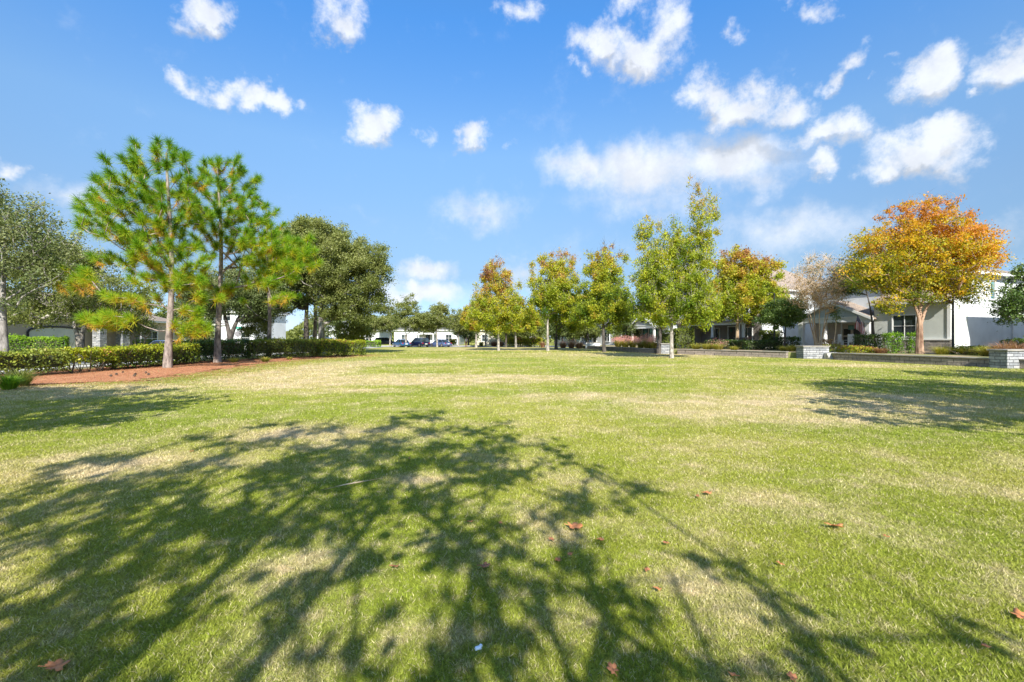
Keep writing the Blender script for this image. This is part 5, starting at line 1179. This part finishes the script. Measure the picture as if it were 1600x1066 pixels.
make_hedge('mixed olive hedge section beneath the large oak', [(-20.4, 35.0), (-18.5, 37.4), (-16.8, 39.2)], 1.5, [1.5, 1.56, 1.52], 5, M['hedge_olive'], .11, 280, .08, hy(.25, .55), group=GH)
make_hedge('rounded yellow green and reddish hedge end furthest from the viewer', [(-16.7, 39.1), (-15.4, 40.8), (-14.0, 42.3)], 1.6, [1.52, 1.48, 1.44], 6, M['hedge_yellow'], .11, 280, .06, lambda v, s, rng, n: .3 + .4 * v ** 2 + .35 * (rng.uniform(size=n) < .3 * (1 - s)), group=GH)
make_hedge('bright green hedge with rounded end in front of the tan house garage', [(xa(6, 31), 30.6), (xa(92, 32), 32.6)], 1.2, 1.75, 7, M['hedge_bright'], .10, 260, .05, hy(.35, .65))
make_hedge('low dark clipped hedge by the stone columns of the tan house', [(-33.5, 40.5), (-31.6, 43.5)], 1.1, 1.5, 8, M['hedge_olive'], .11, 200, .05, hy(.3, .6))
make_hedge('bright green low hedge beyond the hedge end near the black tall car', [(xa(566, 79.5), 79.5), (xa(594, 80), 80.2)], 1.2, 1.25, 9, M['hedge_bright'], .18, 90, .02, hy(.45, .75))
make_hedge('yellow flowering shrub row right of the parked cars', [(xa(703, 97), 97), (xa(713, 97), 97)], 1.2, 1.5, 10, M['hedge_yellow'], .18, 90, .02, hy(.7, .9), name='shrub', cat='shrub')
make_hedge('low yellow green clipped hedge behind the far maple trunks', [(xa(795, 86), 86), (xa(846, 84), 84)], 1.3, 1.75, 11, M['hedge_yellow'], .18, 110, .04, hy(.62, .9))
# clipped shrubs before the pale house
def shrub(lb, px, Y, w_, h_, seed, lm, t0=.3, t1=.7, dens=240, ls=.10, z=TZ, d_=None):
    x = xa(px, Y); d_ = d_ or w_ * .9
    make_hedge(lb, [(x - w_ / 2, Y), (x + w_ / 2, Y - .05)], d_, h_, seed, lm, ls, dens, .02, hy(t0, t1), name='shrub', cat='shrub', z=z, core=(w_ > 2.0 or (h_ > 1.3 and ls > .12)))
shrub('dark green clipped shrub below the flag', 1347, 38.5, .95, 1.45, 21, M['hedge_dark'], .4, .7)
shrub('broad green clipped shrub right of the flag', 1367, 37.4, 1.0, 1.50, 22, M['hedge_dark'], .5, .85)
shrub('tall bright green clipped shrub left of the dark window', 1394, 34.8, 1.0, 1.62, 23, M['hedge_bright'], .25, .6)
shrub('narrow green clipped shrub beside the orange tree trunk', 1428, 34.6, .75, 1.62, 24, M['hedge_bright'], .2, .5)
shrub('small golden low shrub right of the garden steps', 1338, 36.2, 1.9, .50, 25, M['hedge_yellow'], .7, .95)
shrub('small dark tipped shrub beside the wide white pillar', 1301, 37.6, 1.2, .62, 26, M['hedge_olive'], .6, .9)
shrub('dark green low shrub row right of the orange topped maple trunk', 1182, 46.5, 3.6, .95, 27, M['hedge_dark'], .3, .5, 180, .12)
shrub('dark green low shrub row left of the orange topped maple trunk', 1128, 49.5, 2.8, .95, 28, M['hedge_dark'], .3, .5, 180, .12)
shrub('red leaved shrub at the foot of the gabled porch', 1291, 41.2, .9, 1.1, 29, M['leaf_dry'], .8, .9)
shrub('tangled brown green shrub beside the tan side wall', 1067, 50.8, 1.9, 2.3, 30, M['hedge_olive'], .3, .6, 150, .14)
shrub('added leafy shrub in place of shade on the white side wall left of the glossy tree', 1204, 48.6, 1.7, 2.0, 34, M['hedge_olive'], .35, .6, 150, .14)  # added before the sunlit wall to stand in for its shade
shrub('added low dark shrub in place of wall shade, right of the second lamp post', 1228, 46.2, 1.9, 1.3, 35, M['hedge_dark'], .35, .6, 150, .14)  # second added shrub, covers the bright wall foot instead of shade
shrub('green shrub behind the bicycle coloured stone pillar', 1040, 51.5, 1.4, 2.0, 31, M['hedge_olive'], .35, .6, 150, .14)
shrub('low green plants at the base of the blue grey side wall', 1532, 31.5, 2.4, .55, 32, M['hedge_olive'], .4, .7)
shrub('dark evergreen shrub tucked behind the right stone pillar', 1610, 29.3, 2.0, 1.1, 33, M['hedge_dark'], .4, .7)
bpy.data.objects[[o.name for o in bpy.data.objects if o.get('label', '').startswith('green shrub behind')][0]]['label'] = 'green shrub behind the small white stone pillar'

# ------------------------------------------------------------------ ornamental grasses
GG = 'clumps of ornamental grass'
tf = make_tuft
tf('bright green grass clump at the left edge, front one of the pair', (*gp(14, 609)[:2], 0), .42, .55, 420, 1, M['hedge_bright'], group=GG)
tf('blue green arching grass clump behind the bright one at the left edge', (*gp(30, 604)[:2], 0), .62, .70, 420, 2, M['leaf_oak_far'], group=GG)
tf('dry yellow grass clump right of the second pine trunk', (*gp(366, 566.5)[:2], 0), .5, .42, 300, 3, M['blade'], group=GG)
tf('dry yellow grass clump at the foot of the mixed olive hedge', (*gp(415, 566)[:2], 0), .5, .42, 300, 4, M['blade'], group=GG)
tf('small dry tuft below the hedge further along', (*gp(452, 562.5)[:2], 0), .4, .3, 160, 5, M['blade'], group=GG)
pk = [(966, 62, 1.0, 1.15), (977, 60, 1.1, 1.2), (989, 58, 1.0, 1.1), (1001, 55.5, .9, 1.0), (1012, 53.5, 1.2, 1.35), (1021, 52, .9, 1.1)]
pl = ['leftmost pink plumed grass clump above the far wall', 'pink plumed grass clump beside the leftmost one', 'golden pink grass clump in the middle of the pink row', 'low golden grass clump in the pink row', 'brightest pink plumed grass clump of the row', 'pink grass clump nearest the dark leaning trunk']
for i, ((px, Y, r, h), lb) in enumerate(zip(pk, pl)): tf(lb, (xa(px, Y), Y, TZ), r, h, 460, 20 + i, M['blade'], M['plume'], 330, group=GG, w=.02)
rs = [(772, 90, 1.3, 1.4, 'russet grass clump left of the low clipped hedge', 0), (783, 88, 1.0, 1.2, 'smaller russet grass clump beside the low clipped hedge', 0), (752, 92, .8, 1.1, 'yellow grass clump right of the standing person', 0),
      (880, 76, 1.1, 1.3, 'russet grass clump behind the two middle trunks', 0), (893, 74, 1.1, 1.3, 'brown feathery grass clump left of the far white pillar', 0), (905, 72.5, 1.1, 1.3, 'grey brown grass clump next to the far white pillar', 0), (848, 80, .9, 1.2, 'reddish grass clump left of the straight pale trunk', 0)]
for i, (px, Y, r, h, lb, z0) in enumerate(rs): tf(lb, (xa(px, Y), Y, z0), r, h, 360, 40 + i, M['russet'] if i != 2 else M['blade'], M['plume'] if i in (3, 4) else None, 60 if i in (3, 4) else 0, group=GG, w=.028)
mg = [(1105, 46.5, 1.1, .85, 'olive grass clump in front of the stone columned porch'), (1122, 45.3, 1.0, .85, 'second olive grass clump in front of the stone columned porch'), (1147, 43.6, .7, .5, 'small grass clump left of the orange topped maple trunk'),
      (1088, 48.0, .9, .8, 'olive grass clump nearest the tan side wall'), (1237, 40.2, .8, .7, 'pale grass clump left of the wide white pillar'), (1225, 41.6, .8, .6, 'low pale grass clump below the glossy small tree'), (1377, 34.8, .8, .55, 'dry tan grass clump between the clipped shrubs'),
      (1472, 32.4, 1.0, .75, 'grey green grass clump right of the orange tree trunk'), (1512, 31.5, 1.0, .7, 'olive grass clump left of the lamp post base'), (1545, 29.2, 1.1, .8, 'olive grass clump left of the right stone pillar'), (1570, 28.2, 1.2, 1.15, 'russet topped grass clump above the right stone pillar'), (1590, 27.8, 1.1, 1.1, 'russet grass clump at the right edge above the stone pillar')]
for i, (px, Y, r, h, lb) in enumerate(mg): tf(lb, (xa(px, Y), Y, TZ), r, h, 380, 60 + i, M['russet'] if i in (6, 10, 11) else M['blade'], M['plume'] if i == 1 else None, 70 if i == 1 else 0, group=GG, w=.014)
bpy.data.objects[[o.name for o in bpy.data.objects if o.get('label', '') == 'olive grass clump left of the lamp post base'][0]]['label'] = 'olive grass clump just right of the black lamp post'

# ------------------------------------------------------------------ small things on the ground
def fallen_leaf(lb, px, py, s, rz, seed, m=None, group=None, curl=.5):
    rg = random.Random(seed); x, y, _ = gp(px, py, .03)
    root_o = []
    lobes = 5; out = []; N = 30
    for k in range(N):
        a = 2 * PI * k / N; r = .5 * (.52 + .48 * abs(math.cos(a * lobes / 2)) ** .7) * (1 - .12 * math.sin(a * 13)); 
        xx, yy = r * math.cos(a), r * math.sin(a); zz = curl * (xx * xx * 1.1 + .5 * yy * yy) + .06 * math.sin(a * 3 + seed)
        out.append((xx * s, yy * s * .85, zz * s))
    mb = MB(); mb.v = [(0, 0, .0)] + out; mb.f = [(0, k + 1, (k + 1) % N + 1) for k in range(N)]
    mid = [(.5 * a, .5 * b, .25 * c) for a, b, c in out]; mb.v += mid
    mb.f = [(0, N + 1 + k, N + 1 + (k + 1) % N) for k in range(N)] + [(N + 1 + k, 1 + k, 1 + (k + 1) % N, N + 1 + (k + 1) % N) for k in range(N)]
    mb.sm = [True] * len(mb.f); mb.tube([(0, 0, 0), (-.35 * s, .05 * s, .05 * s), (-.7 * s, .12 * s, .12 * s)], .0025, 5)
    o = mb.build('fallen_leaf', m or M['leaf_fallen']); o.location = (x, y, .03); o.rotation_euler = (rg.uniform(-.25, .25), rg.uniform(-.25, .25), rz)
    sm = o.modifiers.new('thickness', 'SOLIDIFY'); sm.thickness = .0015
    tag(o, lb, 'leaf', group or 'fallen leaves on the lawn')
FL = [('large reddish orange fallen leaf in the middle of the foreground lawn', 898, 823, .15, .3, 0), ('curled orange fallen leaf alone on the sunny right lawn', 1305, 822, .15, .2, 0), ('orange fallen leaf near the lower left corner', 88, 1041, .10, .8, 0),
      ('orange fallen leaf cut by the right edge', 1595, 962, .11, 1.2, 0), ('brown orange fallen leaf near the bottom centre', 957, 1045, .08, 2.0, 1), ('small orange fallen leaf just right of the large middle leaf', 939, 843, .06, .5, 0),
      ('dark red crumpled fallen leaf left below the large middle leaf', 872, 875, .075, 1.0, 1), ('small red fallen leaf beside the bare brown soil spot', 861, 842, .06, 2.4, 1), ('brown fallen leaf in the shaded middle left lawn', 617, 885, .07, .6, 1),
      ('faint orange fallen leaf on the sunlit grass right of the shadow', 1106, 770, .10, .1, 0), ('pale brown fallen leaf at the bottom right of centre', 1238, 1058, .07, 1.5, 1), ('dark curled fallen leaf on the shadow fork below the middle', 758, 884, .10, .4, 1)]
for i, (lb, px, py, s, rz, b_) in enumerate(FL): fallen_leaf(lb, px, py, s * (.8 if b_ else .92), rz, i, M['leaf_fallen_brown'] if b_ else M['leaf_fallen'])
for i, (px, py) in enumerate([(1028, 920), (1011, 890), (1218, 880), (890, 866), (1385, 838), (735, 815), (782, 817), (1040, 848), (1540, 1010), (550, 645), (300, 705), (640, 716), (1144, 1054), (1090, 775)]):
    fallen_leaf('tiny orange brown leaf scrap lying in the grass', px, py, .045, i * 1.3, 40 + i, M['leaf_fallen_brown'] if i % 2 else M['leaf_fallen'], 'tiny leaf scraps in the grass')
o = MB(); o.box((0, 0, 0), (.035, .022, .012), .4, taper=.8); o.box((.012, .01, .004), (.02, .018, .012), 1.1, taper=.7); lt = o.build('litter_scrap', plain('crumpled_white_foil', (.75, .82, .9), .3, .1, 30, metal=.2), None, .003)
lt.location = (*gp(747, 1017, .03)[:2], .045); tag(lt, 'tiny white scrap of litter in the bottom middle of the lawn', 'litter')
tg = MB(); x, y, _ = gp(553, 762); tg.tube([(-.26, -.20, .03), (-.08, -.08, .045), (.06, .04, .04), (.28, .20, .035)], [.004, .007, .007, .003], 6); tg.tube([(-.02, -.03, .04), (.02, .08, .05)], [.004, .002], 5)
tg = tg.build('fallen_twig', M['twig_pale']); tg.location = (x, y, .01); tag(tg, 'thin bare twig lying in the shaded foreground grass', 'twig')
cone = None
for i, (px, py) in enumerate([(175, 589), (181, 586.5), (190, 583.5), (209, 589), (213, 586.8), (230, 584), (233, 586.8)]):
    x, y, _ = gp(px, py)
    if cone is None:
        mb = MB()
        for k in range(7):
            r = .055 * math.sin(PI * (k + 1.2) / 9.5) * 1.3
            for q in range(8):
                a = 2 * PI * q / 8 + k * .4; mb.box((r * math.cos(a), r * math.sin(a), .02 + k * .02), (.04, .03, .012), a, taper=.6)
        mb.tube([(0, 0, 0), (0, 0, .16)], [.03, .008], 6); mb.v = [(a * .6, b * .6, c * .6) for a, b, c in mb.v]; cone = mb.build('pine_cone', M['twig'])
        o = cone
    else: o = cone.copy(); C.objects.link(o)
    o.location = (x, y, .05); o.rotation_euler = (1.4, .3, i * 1.1); tag(o, 'small dark pine cone lying on the red pine straw', 'pine cone', 'pine cones on the pine straw')

# ------------------------------------------------------------------ the person at the far end
def skin_obj(name, pts, edges, rads, mat, parent, sub=2):
    me = bpy.data.meshes.new(name); me.from_pydata(pts, edges, [])
    o = link(name, me, mat, parent); sk = o.modifiers.new('skin', 'SKIN')
    sk.use_smooth_shade = True
    for i, r in enumerate(rads): me.skin_vertices[0].data[i].radius = (r, r) if not hasattr(r, '__len__') else r; me.skin_vertices[0].data[i].use_root = (i == 0)
    s = o.modifiers.new('subdivision', 'SUBSURF'); s.levels = sub; s.render_levels = sub
    return o
def add_skin_layer(me):
    pass
def person(label, loc, rz):
    import bmesh
    root = empty('person', loc, rz, label, 'person')
    J = {'pel': (0, 0, .95), 'bel': (0, .0, 1.12), 'che': (0, .0, 1.34), 'nec': (0, 0, 1.52), 'hb': (0, .01, 1.60), 'hm': (0, .015, 1.70), 'ht': (0, .01, 1.79),
         'sl': (.19, 0, 1.44), 'el': (.27, -.02, 1.16), 'wl': (.24, .14, .95), 'sr': (-.19, 0, 1.44), 'er': (-.27, -.02, 1.16), 'wr': (-.22, .16, .96),
         'hl': (.10, 0, .90), 'kl': (.12, .02, .50), 'al': (.13, -.02, .09), 'tl': (.15, .15, .035), 'hr': (-.10, 0, .90), 'kr': (-.11, .04, .50), 'ar': (-.12, 0, .09), 'tr': (-.14, .17, .035),
         'pl': (.22, .21, .90), 'pr': (-.20, .23, .92)}
    R = dict(pel=.13, bel=.12, che=.14, nec=.055, hb=.07, hm=.095, ht=.06, sl=.06, el=.042, wl=.03, sr=.06, er=.042, wr=.03, hl=.09, kl=.06, al=.042, tl=.035, hr=.09, kr=.06, ar=.042, tr=.035, pl=.034, pr=.034)
    E = [('pel', 'bel'), ('bel', 'che'), ('che', 'nec'), ('nec', 'hb'), ('hb', 'hm'), ('hm', 'ht'), ('che', 'sl'), ('sl', 'el'), ('el', 'wl'), ('che', 'sr'), ('sr', 'er'), ('er', 'wr'), ('pel', 'hl'), ('hl', 'kl'), ('kl', 'al'), ('al', 'tl'), ('pel', 'hr'), ('hr', 'kr'), ('kr', 'ar'), ('ar', 'tr'), ('wl', 'pl'), ('wr', 'pr')]
    for s_, w_, p_ in ((1, 'wl', 'pl'), (-1, 'wr', 'pr')):
        px, py, pz = J[p_]
        for q in range(4):
            a, b_ = f'f{p_}{q}', f'g{p_}{q}'
            J[a] = (px + s_ * (q - 1.5) * .019, py + .05, pz - .02); J[b_] = (px + s_ * (q - 1.5) * .019, py + .085 - abs(q - 1.4) * .006, pz - .05); R[a] = .009; R[b_] = .008; E += [(p_, a), (a, b_)]
        a = f't{p_}'; J[a] = (px - s_ * .045, py + .01, pz + .005); R[a] = .01; b_ = f'u{p_}'; J[b_] = (px - s_ * .055, py + .045, pz - .01); R[b_] = .009; E += [(p_, a), (a, b_)]
    def grow(name, keys, rad, mat, grow_=0):
        idx = {k: i for i, k in enumerate(keys)}
        me = bpy.data.meshes.new(name); bm = bmesh.new(); lay = bm.verts.layers.skin.verify()
        vv = []
        for k in keys:
            v = bm.verts.new(J[k]); r = rad.get(k, R[k]) + grow_; v[lay].radius = (r, r); v[lay].use_root = (k == keys[0]); vv.append(v)
        for a, b_ in E:
            if a in idx and b_ in idx: bm.edges.new((vv[idx[a]], vv[idx[b_]]))
        bm.to_mesh(me); bm.free(); o = link(name, me, mat, root)
        o.modifiers.new('skin', 'SKIN').use_smooth_shade = True; s = o.modifiers.new('subdivision', 'SUBSURF'); s.levels = 2; s.render_levels = 2
        return o
    skin = plain('skin', (.42, .26, .19), .6, .05)
    grow('body', list(J), {}, skin)
    grow('shirt', ['che', 'bel', 'pel', 'sl', 'el', 'sr', 'er'], {}, plain('pale_lilac_cloth', (.50, .44, .52), .9, .08), .022)
    grow('trousers', ['pel', 'hl', 'kl', 'al', 'hr', 'kr', 'ar'], {}, plain('maroon_brown_cloth', (.16, .07, .06), .9, .1), .018)
    hr = MB(); 
    for i in range(7):
        pass
    q = MB(); q.tube([(0, -.035, 1.66), (0, -.025, 1.72), (0, -.01, 1.79), (0, 0, 1.815)], [.085, .10, .085, .03], 14); q.build('hair', plain('dark_hair', (.05, .035, .03), .7, .2, 20), root)
    f = MB()
    for s_ in (-1, 1): f.tube([(s_ * .035, .098, 1.70), (s_ * .035, .108, 1.70)], [.012, .008], 8); f.tube([(s_ * .095, .01, 1.67), (s_ * .102, .01, 1.70), (s_ * .095, .01, 1.73)], .012, 6)
    f.tube([(0, .10, 1.70), (0, .125, 1.67), (0, .10, 1.66)], .012, 6); f.tube([(-.025, .098, 1.63), (0, .104, 1.628), (.025, .098, 1.63)], .006, 5); f.build('face', skin, root)
    for s_, k in ((1, 'al'), (-1, 'ar')):
        x, y, z = J[k]; sh = MB(); sh.tube([(x, y - .06, .045), (x, y + .05, .05), (x + s_ * .015, y + .19, .04)], [.045, .055, .035], 10); sh.build('shoe', M['black'], root)
person('person in a pale lilac top and maroon trousers standing left of the leftmost maple', (xa(728.5, 83), 83.0, .0), PI)
